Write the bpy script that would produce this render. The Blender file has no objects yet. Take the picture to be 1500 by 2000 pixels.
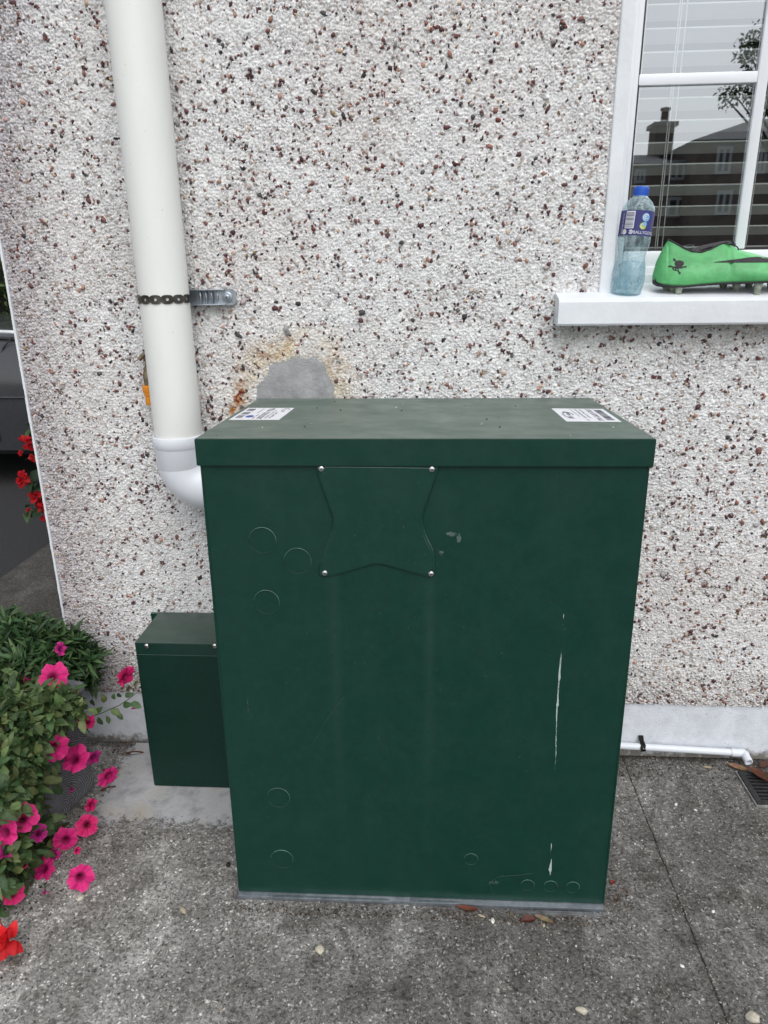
import bpy, bmesh, math, random
import numpy as np
from mathutils import Vector, Matrix, Euler, noise as mnoise
random.seed(7); rng = np.random.default_rng(11)
rad = math.radians
sc = bpy.context.scene
col = sc.collection

# ------------------------------------------------------------------ camera
PITCH, YAW, ROLL = 0.32377, -0.06311, -0.01254
CAM = Vector((0.37987, -1.62549, 1.21849)); FPX = 1399.8
_c = Vector((math.sin(YAW)*math.cos(PITCH), math.cos(YAW)*math.cos(PITCH), -math.sin(PITCH)))
_r = Vector((math.cos(YAW), -math.sin(YAW), 0)); _u = _r.cross(_c)
CA = _r*math.cos(ROLL)+_u*math.sin(ROLL); CB = -_r*math.sin(ROLL)+_u*math.cos(ROLL); CC = _c
cd = bpy.data.cameras.new('camera'); cam = bpy.data.objects.new('camera', cd); col.objects.link(cam)
mw = Matrix((( CA.x, CB.x, -CC.x, CAM.x), (CA.y, CB.y, -CC.y, CAM.y), (CA.z, CB.z, -CC.z, CAM.z), (0, 0, 0, 1)))
cam.matrix_world = mw
cd.sensor_fit = 'VERTICAL'; cd.sensor_height = 36; cd.lens = FPX*36/2000
cd.clip_start = 0.05; cd.clip_end = 500
sc.camera = cam

# ------------------------------------------------------------------ sky, sun, exposure
SUN_EL, SUN_AZ = 50, 163          # azimuth measured from +Y clockwise: the light comes from behind the camera
w = bpy.data.worlds.new('World'); sc.world = w; w.use_nodes = True
nt = w.node_tree; bg = nt.nodes['Background']
sky = nt.nodes.new('ShaderNodeTexSky'); sky.sky_type = 'NISHITA'; sky.sun_disc = False
sky.sun_elevation = rad(SUN_EL); sky.sun_rotation = rad(SUN_AZ); sky.dust_density = 1.5; sky.air_density = 1.0; sky.ozone_density = 1.0
hs = nt.nodes.new('ShaderNodeHueSaturation'); hs.inputs['Saturation'].default_value = 0.26
nt.links.new(sky.outputs[0], hs.inputs['Color']); nt.links.new(hs.outputs[0], bg.inputs[0])
bg.inputs[1].default_value = 0.13
sl = bpy.data.lights.new('sun', 'SUN'); sl.energy = 1.3; sl.angle = rad(50); sl.color = (1, .99, .975)
so = bpy.data.objects.new('sun', sl); col.objects.link(so)
sd = Vector((math.sin(rad(SUN_AZ))*math.cos(rad(SUN_EL)), math.cos(rad(SUN_AZ))*math.cos(rad(SUN_EL)), math.sin(rad(SUN_EL))))
so.rotation_euler = sd.to_track_quat('Z', 'Y').to_euler()
sc.view_settings.view_transform = 'Standard'; sc.view_settings.look = 'None'
sc.view_settings.exposure = 0.38; sc.view_settings.gamma = 1.0

# ------------------------------------------------------------------ helpers
def ray(px, py): return CC + CA*((px-750)/FPX) - CB*((py-1000)/FPX)
def U(px, py, **k):                 # where the line of sight through a point of the photo meets a real plane
    d = ray(px, py); n, v = list(k.items())[0]; i = 'xyz'.index(n); t = (v-CAM[i])/d[i]
    return CAM + d*t
def srgb(r, g, b):
    f = lambda c: (c/12.92 if c <= .04045 else ((c+.055)/1.055)**2.4)
    return (f(r/255), f(g/255), f(b/255))

def tag(o, label=None, cat=None, group=None, kind=None):
    if label: o['label'] = label
    if cat: o['category'] = cat
    if group: o['group'] = group
    if kind: o['kind'] = kind
    return o
def empty(name, loc, rz=0, label=None, cat=None, group=None, rot=None):
    o = bpy.data.objects.new(name, None); o.empty_display_size = .05; col.objects.link(o)
    R_ = (Euler((0, 0, rz)) if rot is None else rot)
    o.location = loc; o.rotation_euler = R_
    o['_m'] = [v for row in (Matrix.Translation(Vector(loc)) @ R_.to_matrix().to_4x4()) for v in row]
    tag(o, label, cat, group); return o
def wm(o):
    if o is None: return Matrix.Identity(4)
    if '_m' in o: m = list(o['_m']); return Matrix([m[i*4:i*4+4] for i in range(4)])
    return wm(o.parent)
class MB:
    def __init__(s): s.v = []; s.f = []; s.c = []; s.uv = None
    def add(s, vs, fs, c=None):
        n = len(s.v); s.v += [tuple(p) for p in vs]; s.f += [tuple(i+n for i in f) for f in fs]
        s.c += [c or (1, 1, 1)]*len(vs); return s
    def box(s, a, b, bev=0, seg=2, M=None, c=None):
        bm = bmesh.new(); bmesh.ops.create_cube(bm, size=1)
        for v in bm.verts:
            v.co = Vector(((a[i]+b[i])/2 + v.co[i]*(b[i]-a[i]) for i in range(3)))
        if bev: bmesh.ops.bevel(bm, geom=bm.edges[:], offset=bev, segments=seg, affect='EDGES', profile=.5)
        if M is not None: bmesh.ops.transform(bm, matrix=M, verts=bm.verts)
        s.frombm(bm, c); return s
    def frombm(s, bm, c=None):
        bm.verts.index_update()
        s.add([v.co[:] for v in bm.verts], [[v.index for v in f.verts] for f in bm.faces], c); bm.free()
    def prism(s, pts, d, fn=lambda p: p, c=None):   # pts: 2D outline, extruded by d along 3rd axis, mapped by fn(x, z, depth)
        n = len(pts)
        vs = [fn((x, z, 0)) for x, z in pts] + [fn((x, z, d)) for x, z in pts]
        fs = [list(range(n))] + [list(range(2*n-1, n-1, -1))] + [[i, i+n, (i+1) % n+n, (i+1) % n] for i in range(n)]
        return s.add(vs, fs, c)
    def tube(s, pts, r, n=10, cap=True, c=None):
        pts = [Vector(p) for p in pts]; rs = r if hasattr(r, '__len__') else [r]*len(pts)
        t0 = (pts[1]-pts[0]).normalized(); a = t0.orthogonal().normalized(); vs = []
        for i, p in enumerate(pts):
            t = (pts[min(i+1, len(pts)-1)]-pts[max(i-1, 0)]).normalized()
            a = (a - t*a.dot(t)).normalized(); b = t.cross(a)
            for k in range(n):
                th = 2*math.pi*k/n; vs.append(p+(a*math.cos(th)+b*math.sin(th))*rs[i])
        fs = []
        for i in range(len(pts)-1):
            for k in range(n):
                fs.append([i*n+k, i*n+(k+1) % n, (i+1)*n+(k+1) % n, (i+1)*n+k])
        if cap: fs += [list(range(n-1, -1, -1)), [(len(pts)-1)*n+k for k in range(n)]]
        return s.add(vs, fs, c)
    def lathe(s, prof, M=None, n=32, c=None, caps=True):   # prof (r, z)
        vs = []
        for r, z in prof:
            for k in range(n):
                p = Vector((r*math.cos(2*math.pi*k/n), r*math.sin(2*math.pi*k/n), z)); vs.append(M @ p if M else p)
        fs = [[i*n+k, i*n+(k+1) % n, (i+1)*n+(k+1) % n, (i+1)*n+k] for i in range(len(prof)-1) for k in range(n)]
        if caps: fs += [list(range(n-1, -1, -1)), [(len(prof)-1)*n+k for k in range(n)]]
        return s.add(vs, fs, c)
    def build(s, name, mat, parent=None, smooth=False, world=True, colors=False):
        me = bpy.data.meshes.new(name); me.from_pydata([tuple(v) for v in s.v], [], s.f); me.update()
        bm = bmesh.new(); bm.from_mesh(me); bmesh.ops.recalc_face_normals(bm, faces=bm.faces); bm.to_mesh(me); bm.free()
        if colors:
            at = me.color_attributes.new('Col', 'FLOAT_COLOR', 'POINT')
            at.data.foreach_set('color', np.array([(*c, 1) for c in s.c], dtype=np.float32).ravel())
        return link(name, me, mat, parent, smooth, world)
def link(name, me, mat, parent=None, smooth=False, world=True):
    o = bpy.data.objects.new(name, me); col.objects.link(o); me.materials.append(mat)
    if parent is not None:
        if world: me.transform(wm(parent).inverted())
        o.parent = parent
    if smooth:
        me.polygons.foreach_set('use_smooth', [True]*len(me.polygons))
        if smooth != 'all':
            try: me.set_sharp_from_angle(angle=rad(smooth if smooth is not True else 40))
            except Exception: pass
    me.update(); return o
def npmesh(name, V, F, C, mat, parent=None, smooth=False):
    me = bpy.data.meshes.new(name); V = np.asarray(V, np.float32); F = np.asarray(F, np.int32); k = F.shape[1]
    me.vertices.add(len(V)); me.vertices.foreach_set('co', V.ravel())
    me.loops.add(F.size); me.loops.foreach_set('vertex_index', F.ravel())
    me.polygons.add(len(F)); me.polygons.foreach_set('loop_start', np.arange(0, F.size, k, dtype=np.int32))
    try: me.polygons.foreach_set('loop_total', np.full(len(F), k, dtype=np.int32))
    except Exception: pass
    me.update(calc_edges=True)
    if C is not None:
        at = me.color_attributes.new('Col', 'FLOAT_COLOR', 'POINT')
        at.data.foreach_set('color', np.c_[C, np.ones(len(C))].astype(np.float32).ravel())
    return link(name, me, mat, parent, 'all' if smooth else False)

# ---- materials
def mat(name):
    m = bpy.data.materials.new(name); m.use_nodes = True; t = m.node_tree
    return m, t, t.nodes['Principled BSDF'], t.nodes['Material Output']
def N(t, typ, **k):
    n = t.nodes.new(typ)
    for a, b in k.items():
        if hasattr(n, a): setattr(n, a, b)
        else: n.inputs[a].default_value = b
    return n
def coords(t, scale=1):
    tc = N(t, 'ShaderNodeTexCoord'); mp = N(t, 'ShaderNodeMapping'); t.links.new(tc.outputs['Object'], mp.inputs[0])
    s_ = scale if hasattr(scale, '__len__') else (scale,)*3; mp.inputs['Scale'].default_value = s_; return mp.outputs[0]
def noise(t, co, scale, detail=4, rough=.55, dist=0):
    n = N(t, 'ShaderNodeTexNoise'); n.inputs['Scale'].default_value = scale; n.inputs['Detail'].default_value = detail
    n.inputs['Roughness'].default_value = rough; n.inputs['Distortion'].default_value = dist; t.links.new(co, n.inputs['Vector']); return n.outputs[0]
def ramp(t, f, stops, interp='LINEAR'):
    r = N(t, 'ShaderNodeValToRGB'); r.color_ramp.interpolation = interp; e = r.color_ramp.elements
    while len(e) < len(stops): e.new(.5)
    for x, (p, c) in zip(e, stops):
        x.position = p; x.color = (*(c if hasattr(c, '__len__') else (c, c, c)), 1)
    t.links.new(f, r.inputs[0]); return r.outputs[0]
def mix(t, f, a, b, mode='MIX'):
    n = N(t, 'ShaderNodeMix'); n.data_type = 'RGBA'; n.blend_type = mode
    for s_, v in ((n.inputs[0], f), (n.inputs[6], a), (n.inputs[7], b)):
        if hasattr(v, 'links') or isinstance(v, bpy.types.NodeSocket): t.links.new(v, s_)
        else: s_.default_value = v if not hasattr(v, '__len__') else ((*v, 1) if len(v) == 3 else v)
    return n.outputs[2]
def math_(t, op, a, b=0, c=0):
    n = N(t, 'ShaderNodeMath'); n.operation = op
    for s_, v in zip(n.inputs, (a, b, c)):
        if isinstance(v, bpy.types.NodeSocket): t.links.new(v, s_)
        else: s_.default_value = v
    return n.outputs[0]
def bump(t, b, h, strength=.3, dist=.002):
    n = N(t, 'ShaderNodeBump'); n.inputs['Strength'].default_value = strength; n.inputs['Distance'].default_value = dist
    t.links.new(h, n.inputs['Height']); t.links.new(n.outputs[0], b.inputs['Normal']); return n
def simple(name, c, rough=.5, metal=0, var=.12, nscale=30, bs=.15, bd=.001, bscale=200, spec=.5):
    m, t, b, o = mat(name); co = coords(t)
    f = noise(t, co, nscale); lo = tuple(x*(1-var) for x in c); hi = tuple(min(1, x*(1+var)) for x in c)
    t.links.new(ramp(t, f, [(.3, lo), (.7, hi)]), b.inputs['Base Color'])
    b.inputs['Roughness'].default_value = rough; b.inputs['Metallic'].default_value = metal
    b.inputs['Specular IOR Level'].default_value = spec
    if bs: bump(t, b, noise(t, co, bscale, 3), bs, bd)
    return m

def attr_mat(name, rough=.7, nscale=400, namt=.15, spec=.3, bs=.2, trans=0):
    m, t, b, o = mat(name); a = N(t, 'ShaderNodeAttribute'); a.attribute_name = 'Col'; co = coords(t)
    f = ramp(t, noise(t, co, nscale, 3), [(.3, 1-namt), (.7, 1+namt)])
    c = mix(t, 1.0, a.outputs['Color'], f, 'MULTIPLY')
    t.links.new(c, b.inputs['Base Color']); b.inputs['Roughness'].default_value = rough; b.inputs['Specular IOR Level'].default_value = spec
    if bs: bump(t, b, noise(t, co, nscale*2, 3), bs, .0006)
    if trans:
        tr = N(t, 'ShaderNodeBsdfTranslucent'); t.links.new(c, tr.inputs[0]); mx = N(t, 'ShaderNodeMixShader'); mx.inputs[0].default_value = trans
        t.links.new(b.outputs[0], mx.inputs[1]); t.links.new(tr.outputs[0], mx.inputs[2]); t.links.new(mx.outputs[0], o.inputs[0])
    return m

M_dash = attr_mat('pebbledash', .75, 260, .10)
M_stone = attr_mat('small_stones', .75, 300, .2)
M_leaf = attr_mat('leaf', .55, 120, .25, .4, .3, .25)
M_petal = attr_mat('petal', .6, 200, .08, .2, .1, .3)
M_upvc = simple('white_upvc', (.80, .82, .85), .28, var=.04, nscale=8, bs=0)
M_band = simple('painted_plaster', (.74, .77, .80), .6, var=.06, nscale=15, bs=.3, bd=.002, bscale=90)
M_black = simple('black_rubber', (.02, .02, .02), .5, bs=0)
M_print = simple('print_ink', (.10, .10, .14), .6, var=.3, nscale=300, bs=0)
M_blue_ink = simple('blue_ink', (.06, .10, .40), .6, bs=0)
M_paper = simple('sticker_paper', (.78, .79, .82), .5, var=.04, bs=0)
M_steel = simple('steel_screw', (.62, .62, .60), .3, 1, var=.15, nscale=300, bs=.1)
M_galv = simple('galvanised', (.38, .42, .46), .42, .85, var=.25, nscale=60, bs=.2, bscale=400)
M_strap = simple('strap_metal', (.10, .095, .085), .35, .9, var=.4, nscale=80, bs=.2)
M_brass = simple('old_brass', (.16, .13, .08), .5, .5, var=.4, nscale=90)
M_orange = simple('orange_plastic', (.80, .28, .02), .4, var=.06, bs=0)
M_slat = simple('blind_slat', (.74, .75, .73), .5, var=.05, nscale=6, bs=0)
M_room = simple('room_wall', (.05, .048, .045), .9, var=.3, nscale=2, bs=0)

def M_():
    # concrete plinth paint, dirty towards its foot with its own mud splashes
    m, t, b, o = mat('plinth_paint'); co = coords(t)
    f = noise(t, co, 22, 6, .65); c = ramp(t, f, [(.3, (.60, .63, .67)), (.62, (.74, .77, .82))])
    sep = N(t, 'ShaderNodeSeparateXYZ'); t.links.new(co, sep.inputs[0])
    g = math_(t, 'MULTIPLY_ADD', sep.outputs[2], -9, .62); g2 = math_(t, 'ADD', g, math_(t, 'MULTIPLY', noise(t, co, 45, 6, .7), .9))
    d = ramp(t, g2, [(.78, 0), (1.05, 1)])
    sp = ramp(t, noise(t, co, 170, 2), [(.70, 0), (.74, 1)])
    c = mix(t, d, c, (.20, .185, .16)); c = mix(t, math_(t, 'MULTIPLY', sp, .6), c, (.13, .11, .09))
    t.links.new(c, b.inputs['Base Color']); b.inputs['Roughness'].default_value = .8
    bump(t, b, noise(t, coords(t, (1, 1, 2.2)), 130, 5, .7), .5, .003); return m
M_plinth = M_()
def M_():
    m, t, b, o = mat('cement'); co = coords(t)
    c = ramp(t, noise(t, co, 25, 6, .6), [(.3, (.27, .27, .275)), (.7, (.44, .44, .445))])
    sp = ramp(t, noise(t, co, 600, 2), [(.66, 0), (.74, 1)]); c = mix(t, math_(t, 'MULTIPLY', sp, .5), c, (.1, .1, .1))
    t.links.new(c, b.inputs['Base Color']); b.inputs['Roughness'].default_value = .9
    bump(t, b, noise(t, co, 120, 8, .75), .8, .004); return m
M_cement = M_()
def concrete(name, dark, light, warm, spots=True, joint=False):
    m, t, b, o = mat(name); co = coords(t)
    big = noise(t, co, 2.3, 5, .6); mid = noise(t, co, 14, 6, .65); fine = noise(t, co, 130, 7, .9)
    v = N(t, 'ShaderNodeTexVoronoi'); v.inputs['Scale'].default_value = 250; t.links.new(co, v.inputs['Vector'])
    v2 = N(t, 'ShaderNodeTexVoronoi'); v2.inputs['Scale'].default_value = 150; v2.inputs['Randomness'].default_value = 1
    wv = N(t, 'ShaderNodeVectorMath'); wv.operation = 'ADD'; nn = N(t, 'ShaderNodeTexNoise'); nn.inputs['Scale'].default_value = 120; t.links.new(co, nn.inputs[0])
    sc_ = N(t, 'ShaderNodeVectorMath'); sc_.operation = 'SCALE'; sc_.inputs['Scale'].default_value = .012; t.links.new(nn.outputs['Color'], sc_.inputs[0])
    t.links.new(co, wv.inputs[0]); t.links.new(sc_.outputs[0], wv.inputs[1]); t.links.new(wv.outputs[0], v2.inputs['Vector']); t.links.new(wv.outputs[0], v.inputs['Vector'])
    cellv = N(t, 'ShaderNodeSeparateXYZ'); t.links.new(v.outputs['Color'], cellv.inputs[0])
    cell2 = N(t, 'ShaderNodeSeparateXYZ'); t.links.new(v2.outputs['Color'], cell2.inputs[0])
    base = ramp(t, fine, [(.38, tuple(x*.75 for x in dark)), (.50, tuple((a+b_)/2.15 for a, b_ in zip(dark, light))), (.61, tuple(x*1.25 for x in light))])
    base = mix(t, .5, base, ramp(t, cellv.outputs[0], [(0, dark), (.55, tuple(x*.75 for x in light)), (.93, light), (1, tuple(min(1, x*2.0) for x in light))]))
    lt = ramp(t, cell2.outputs[1], [(.82, 0), (.87, 1)], 'LINEAR')
    edge = ramp(t, v2.outputs['Distance'], [(.25, 1), (.42, 0)])
    base = mix(t, math_(t, 'MULTIPLY', math_(t, 'MULTIPLY', lt, edge), .85), base, tuple(min(1, x*2.1) for x in light))
    dk = ramp(t, cell2.outputs[2], [(.93, 0), (.96, 1)]); base = mix(t, math_(t, 'MULTIPLY', math_(t, 'MULTIPLY', dk, edge), .7), base, tuple(x*.45 for x in dark))
    base = mix(t, ramp(t, big, [(.40, 0), (.62, .75)]), base, mix(t, 1.0, base, warm, 'MULTIPLY'))
    base = mix(t, ramp(t, mid, [(.34, .75), (.50, 0)]), base, mix(t, 1.0, base, (.50, .48, .45), 'MULTIPLY'))
    base = mix(t, ramp(t, mid, [(.56, 0), (.72, .75)]), base, mix(t, 1.0, base, (1.6, 1.6, 1.6), 'MULTIPLY'))
    pt = noise(t, coords(t, (1.3, .8, 1)), 5.5, 7, .75, .6); base = mix(t, ramp(t, pt, [(.50, 0), (.62, .9)]), base, mix(t, 1.0, base, (1.7, 1.72, 1.74), 'MULTIPLY'))
    st = noise(t, co, 8.5, 4, .6); base = mix(t, ramp(t, st, [(.63, 0), (.72, .8)]), base, mix(t, 1.0, base, (.48, .44, .39), 'MULTIPLY'))
    h = math_(t, 'ADD', fine, math_(t, 'MULTIPLY', v2.outputs['Distance'], -.5))
    if joint:
        sep = N(t, 'ShaderNodeSeparateXYZ'); t.links.new(co, sep.inputs[0])
        jn = math_(t, 'MULTIPLY', math_(t, 'SUBTRACT', noise(t, co, 11, 8, .72), .5), .016)
        # paler, cleaner slab on the left, darker brown one beyond the joint
        side = ramp(t, math_(t, 'ADD', sep.outputs[0], math_(t, 'MULTIPLY', noise(t, co, 5, 5), .35)), [(.0, 1), (.55, 0)])
        base = mix(t, math_(t, 'MULTIPLY', side, .85), base, mix(t, 1.0, base, (1.85, 1.85, 1.84), 'MULTIPLY'))
        # the dirt line that collects along the foot of the wall
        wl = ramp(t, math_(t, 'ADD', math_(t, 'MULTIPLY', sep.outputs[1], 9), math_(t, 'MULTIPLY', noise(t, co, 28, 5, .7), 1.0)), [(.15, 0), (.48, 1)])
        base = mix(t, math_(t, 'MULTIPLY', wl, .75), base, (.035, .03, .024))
        d = math_(t, 'ABSOLUTE', math_(t, 'SUBTRACT', math_(t, 'ADD', sep.outputs[0], jn), .897))
        g = ramp(t, math_(t, 'MULTIPLY', d, 100), [(.08, 1), (.20, 0)])
        g = math_(t, 'MULTIPLY', g, ramp(t, noise(t, co, 38, 4, .7), [(.36, .15), (.56, .9)]))
        wide = ramp(t, math_(t, 'MULTIPLY', d, 10), [(.0, .35), (.18, 0)])
        base = mix(t, wide, base, mix(t, 1.0, base, (.62, .56, .5), 'MULTIPLY'))
        base = mix(t, math_(t, 'MULTIPLY', g, .92), base, (.012, .011, .010))
        h = math_(t, 'SUBTRACT', h, math_(t, 'MULTIPLY', g, 3))
    t.links.new(base, b.inputs['Base Color']); b.inputs['Roughness'].default_value = .92; b.inputs['Specular IOR Level'].default_value = .25
    bump(t, b, h, .8, .0035); return m
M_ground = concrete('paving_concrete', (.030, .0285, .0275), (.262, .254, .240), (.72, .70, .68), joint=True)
M_tarmac = simple('tarmac', (.035, .035, .037), .9, var=.4, nscale=150, bs=.6, bd=.004, bscale=220)
def M_():
    m, t, b, o = mat('pale_concrete'); co = coords(t)
    c = ramp(t, noise(t, co, 18, 7, .65), [(.3, (.28, .28, .28)), (.5, (.46, .465, .475)), (.75, (.55, .55, .55))])
    y_ = ramp(t, noise(t, co, 9, 3), [(.52, 0), (.68, .5)]); c = mix(t, y_, c, (.33, .28, .18))
    sp = ramp(t, noise(t, co, 420, 3, .7), [(.58, 0), (.7, 1)]); c = mix(t, math_(t, 'MULTIPLY', sp, .45), c, (.07, .07, .07))
    # broken, worn-away margin: the coarse dark concrete shows through
    sep = N(t, 'ShaderNodeSeparateXYZ'); t.links.new(co, sep.inputs[0])
    e = math_(t, 'ADD', math_(t, 'MULTIPLY', sep.outputs[1], 7.5), math_(t, 'MULTIPLY', noise(t, co, 30, 7, .75), 1.4))
    t.links.new(c, b.inputs['Base Color']); b.inputs['Roughness'].default_value = .95
    tr = N(t, 'ShaderNodeBsdfTransparent'); mx = N(t, 'ShaderNodeMixShader')
    a = N(t, 'ShaderNodeAttribute'); a.attribute_name = 'Col'
    al = ramp(t, math_(t, 'ADD', a.outputs['Fac'], math_(t, 'MULTIPLY', math_(t, 'SUBTRACT', noise(t, co, 60, 8, .85), .5), 2.2)), [(.46, 0), (.56, 1)])
    t.links.new(al, mx.inputs[0]); t.links.new(tr.outputs[0], mx.inputs[1]); t.links.new(b.outputs[0], mx.inputs[2]); t.links.new(mx.outputs[0], o.inputs[0])
    bump(t, b, noise(t, co, 260, 6, .7), .6, .002); return m
M_pad = M_()
def green(name, dust=.5, streaks=False, base=(.0042, .0375, .0255)):
    m, t, b, o = mat(name); co = coords(t)
    c = ramp(t, noise(t, co, 60, 6, .7), [(.3, tuple(x*.88 for x in base)), (.7, tuple(x*1.14 for x in base))])
    if streaks:
        sep = N(t, 'ShaderNodeSeparateXYZ'); t.links.new(co, sep.inputs[0])
        # pale washed-down dust below the two edges of the plate
        st = None
        for x0, wd in ((.218, .016), (.386, .014)):
            k = ramp(t, math_(t, 'ABSOLUTE', math_(t, 'DIVIDE', math_(t, 'SUBTRACT', sep.outputs[0], x0), wd)), [(0, 1), (1, 0)])
            st = k if st is None else math_(t, 'MAXIMUM', st, k)
        below = ramp(t, sep.outputs[2], [(.15, .25), (.6, 1), (.74, 1), (.76, 0)])
        nn = noise(t, coords(t, (60, 60, 3)), 1.5, 4)
        c = mix(t, math_(t, 'MULTIPLY', math_(t, 'MULTIPLY', st, below), math_(t, 'MULTIPLY', nn, .06)), c, (.20, .25, .23))
    sp = ramp(t, noise(t, co, 260, 2, .5), [(.755, 0), (.79, 1)]); c = mix(t, math_(t, 'MULTIPLY', sp, .35), c, (.35, .38, .34))
    sm = ramp(t, noise(t, coords(t, (1, 1, .25)), 12, 5, .7), [(.5, 0), (.8, .02)]); c = mix(t, sm, c, (.16, .22, .2))
    g = N(t, 'ShaderNodeNewGeometry'); sz = N(t, 'ShaderNodeSeparateXYZ'); t.links.new(g.outputs['Normal'], sz.inputs[0])
    up = ramp(t, sz.outputs[2], [(.2, 0), (.5, 1)])
    dn = ramp(t, noise(t, coords(t, (1, 2.4, 1)), 9, 7, .7), [(.2, dust*.55), (.8, dust*1.25)])
    c = mix(t, math_(t, 'MULTIPLY', up, dn), c, (.205, .250, .218))
    mk = ramp(t, noise(t, coords(t, (8, 42, 1)), 1.2, 5, .7, 1.5), [(.66, 0), (.74, .55)])
    c = mix(t, math_(t, 'MULTIPLY', up, mk), c, (.30, .31, .27))
    t.links.new(c, b.inputs['Base Color'])
    t.links.new(ramp(t, noise(t, co, 14, 5), [(.3, .30), (.7, .54)]), b.inputs['Roughness'])
    b.inputs['Specular IOR Level'].default_value = .32
    bump(t, b, noise(t, coords(t, (1, 1, .5)), 420, 3), .10, .0006); return m
M_green = green('green_paint', .45, True)
M_green_lid = green('green_lid_paint', .58, base=(.0042, .0375, .0255))
M_green_plate = green('green_plate_paint', .5, base=(.0054, .0400, .0280))
def alpha_mark(name, c, thr=.45, sc_=90, stretch=(1, 1, .25), amax=1):
    m, t, b, o = mat(name); co = coords(t, stretch); a = N(t, 'ShaderNodeAttribute'); a.attribute_name = 'Col'
    f = math_(t, 'MULTIPLY', a.outputs['Fac'], math_(t, 'MULTIPLY', noise(t, co, sc_, 6, .75), 2.1))
    al = ramp(t, f, [(thr, 0), (thr+.22, amax)])
    b.inputs['Base Color'].default_value = (*c, 1); b.inputs['Roughness'].default_value = .7
    t.links.new(al, b.inputs['Alpha']); return m
M_drip = alpha_mark('dried_paint', (.50, .60, .57), .40, 500, (1, 1, .16), .8)
M_scuff = alpha_mark('scuff', (.30, .38, .35), .62, 260, (1, 1, .5), .26)
def pvc(name, c, rough=.35):
    m, t, b, o = mat(name); co = coords(t)
    cc = mix(t, ramp(t, noise(t, coords(t, (1, 1, .35)), 9, 6, .65), [(.35, .0), (.8, .5)]), c, tuple(x*.84 for x in c))
    sp = ramp(t, noise(t, co, 150, 2), [(.73, 0), (.77, .5)]); cc = mix(t, sp, cc, (.35, .32, .27))
    t.links.new(cc, b.inputs['Base Color']); b.inputs['Roughness'].default_value = rough; return m
M_pipe = pvc('cream_pvc', (.82, .83, .795), .42); M_elbow = pvc('white_pvc', (.77, .80, .85), .35); M_waste = pvc('waste_pvc', (.74, .77, .82), .4)
def M_():
    m, t, b, o = mat('window_glass'); tr = N(t, 'ShaderNodeBsdfTransparent'); tr.inputs[0].default_value = (.86, .89, .88, 1)
    gl = N(t, 'ShaderNodeBsdfGlossy'); gl.inputs['Roughness'].default_value = .012; gl.inputs[0].default_value = (.95, .98, 1, 1)
    lw = N(t, 'ShaderNodeLayerWeight'); lw.inputs[0].default_value = .35
    mx = N(t, 'ShaderNodeMixShader'); f = math_(t, 'MULTIPLY_ADD', lw.outputs['Fresnel'], .9, .33)
    t.links.new(f, mx.inputs[0]); t.links.new(tr.outputs[0], mx.inputs[1]); t.links.new(gl.outputs[0], mx.inputs[2]); t.links.new(mx.outputs[0], o.inputs[0])
    co = coords(t); n = N(t, 'ShaderNodeBump'); n.inputs['Strength'].default_value = .05; n.inputs['Distance'].default_value = .001
    t.links.new(noise(t, co, 4, 1), n.inputs['Height']); t.links.new(n.outputs[0], gl.inputs['Normal']); return m
M_glass = M_()

# ------------------------------------------------------------------ the setting: ground
XC = -0.5527                       # left corner of the house
def sheet(name, pts, z, m, kind='structure'):
    o = MB().add([(x, y, z) for x, y in pts], [list(range(len(pts)))]).build(name, m); return tag(o, kind=kind)
sheet('ground', [(-60, -60), (60, -60), (60, 60), (-60, 60)], -.02, simple('earth', (.10, .095, .085), .95, var=.3, nscale=3))
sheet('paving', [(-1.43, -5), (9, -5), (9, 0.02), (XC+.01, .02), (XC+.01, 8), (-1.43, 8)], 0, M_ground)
sheet('road', [(-12, -5), (-1.43, -5), (-1.43, 12), (-12, 12)], -.006, M_tarmac)
# pale levelling pad under the small cover, ragged edge held in a vertex attribute
def pad():
    nx, ny = 40, 40; V = []; C = []
    for j in range(ny+1):
        for i in range(nx+1):
            x = -.46+i/nx*.50; y = -.37+j/ny*.36; V.append((x, y, .004))
            e = min((x+.46)/.09, (.04-x)/.05, (y+.37)/.13, 1.2)
            if x > -.10: e = min(e, max(0, (y+.34)/.06))
            C.append((max(0, min(1, e)),)*3)
    F = [(j*(nx+1)+i, j*(nx+1)+i+1, (j+1)*(nx+1)+i+1, (j+1)*(nx+1)+i) for j in range(ny) for i in range(nx)]
    tag(npmesh('concrete_pad', V, F, np.array(C), M_pad), kind='structure')
pad()

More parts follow.
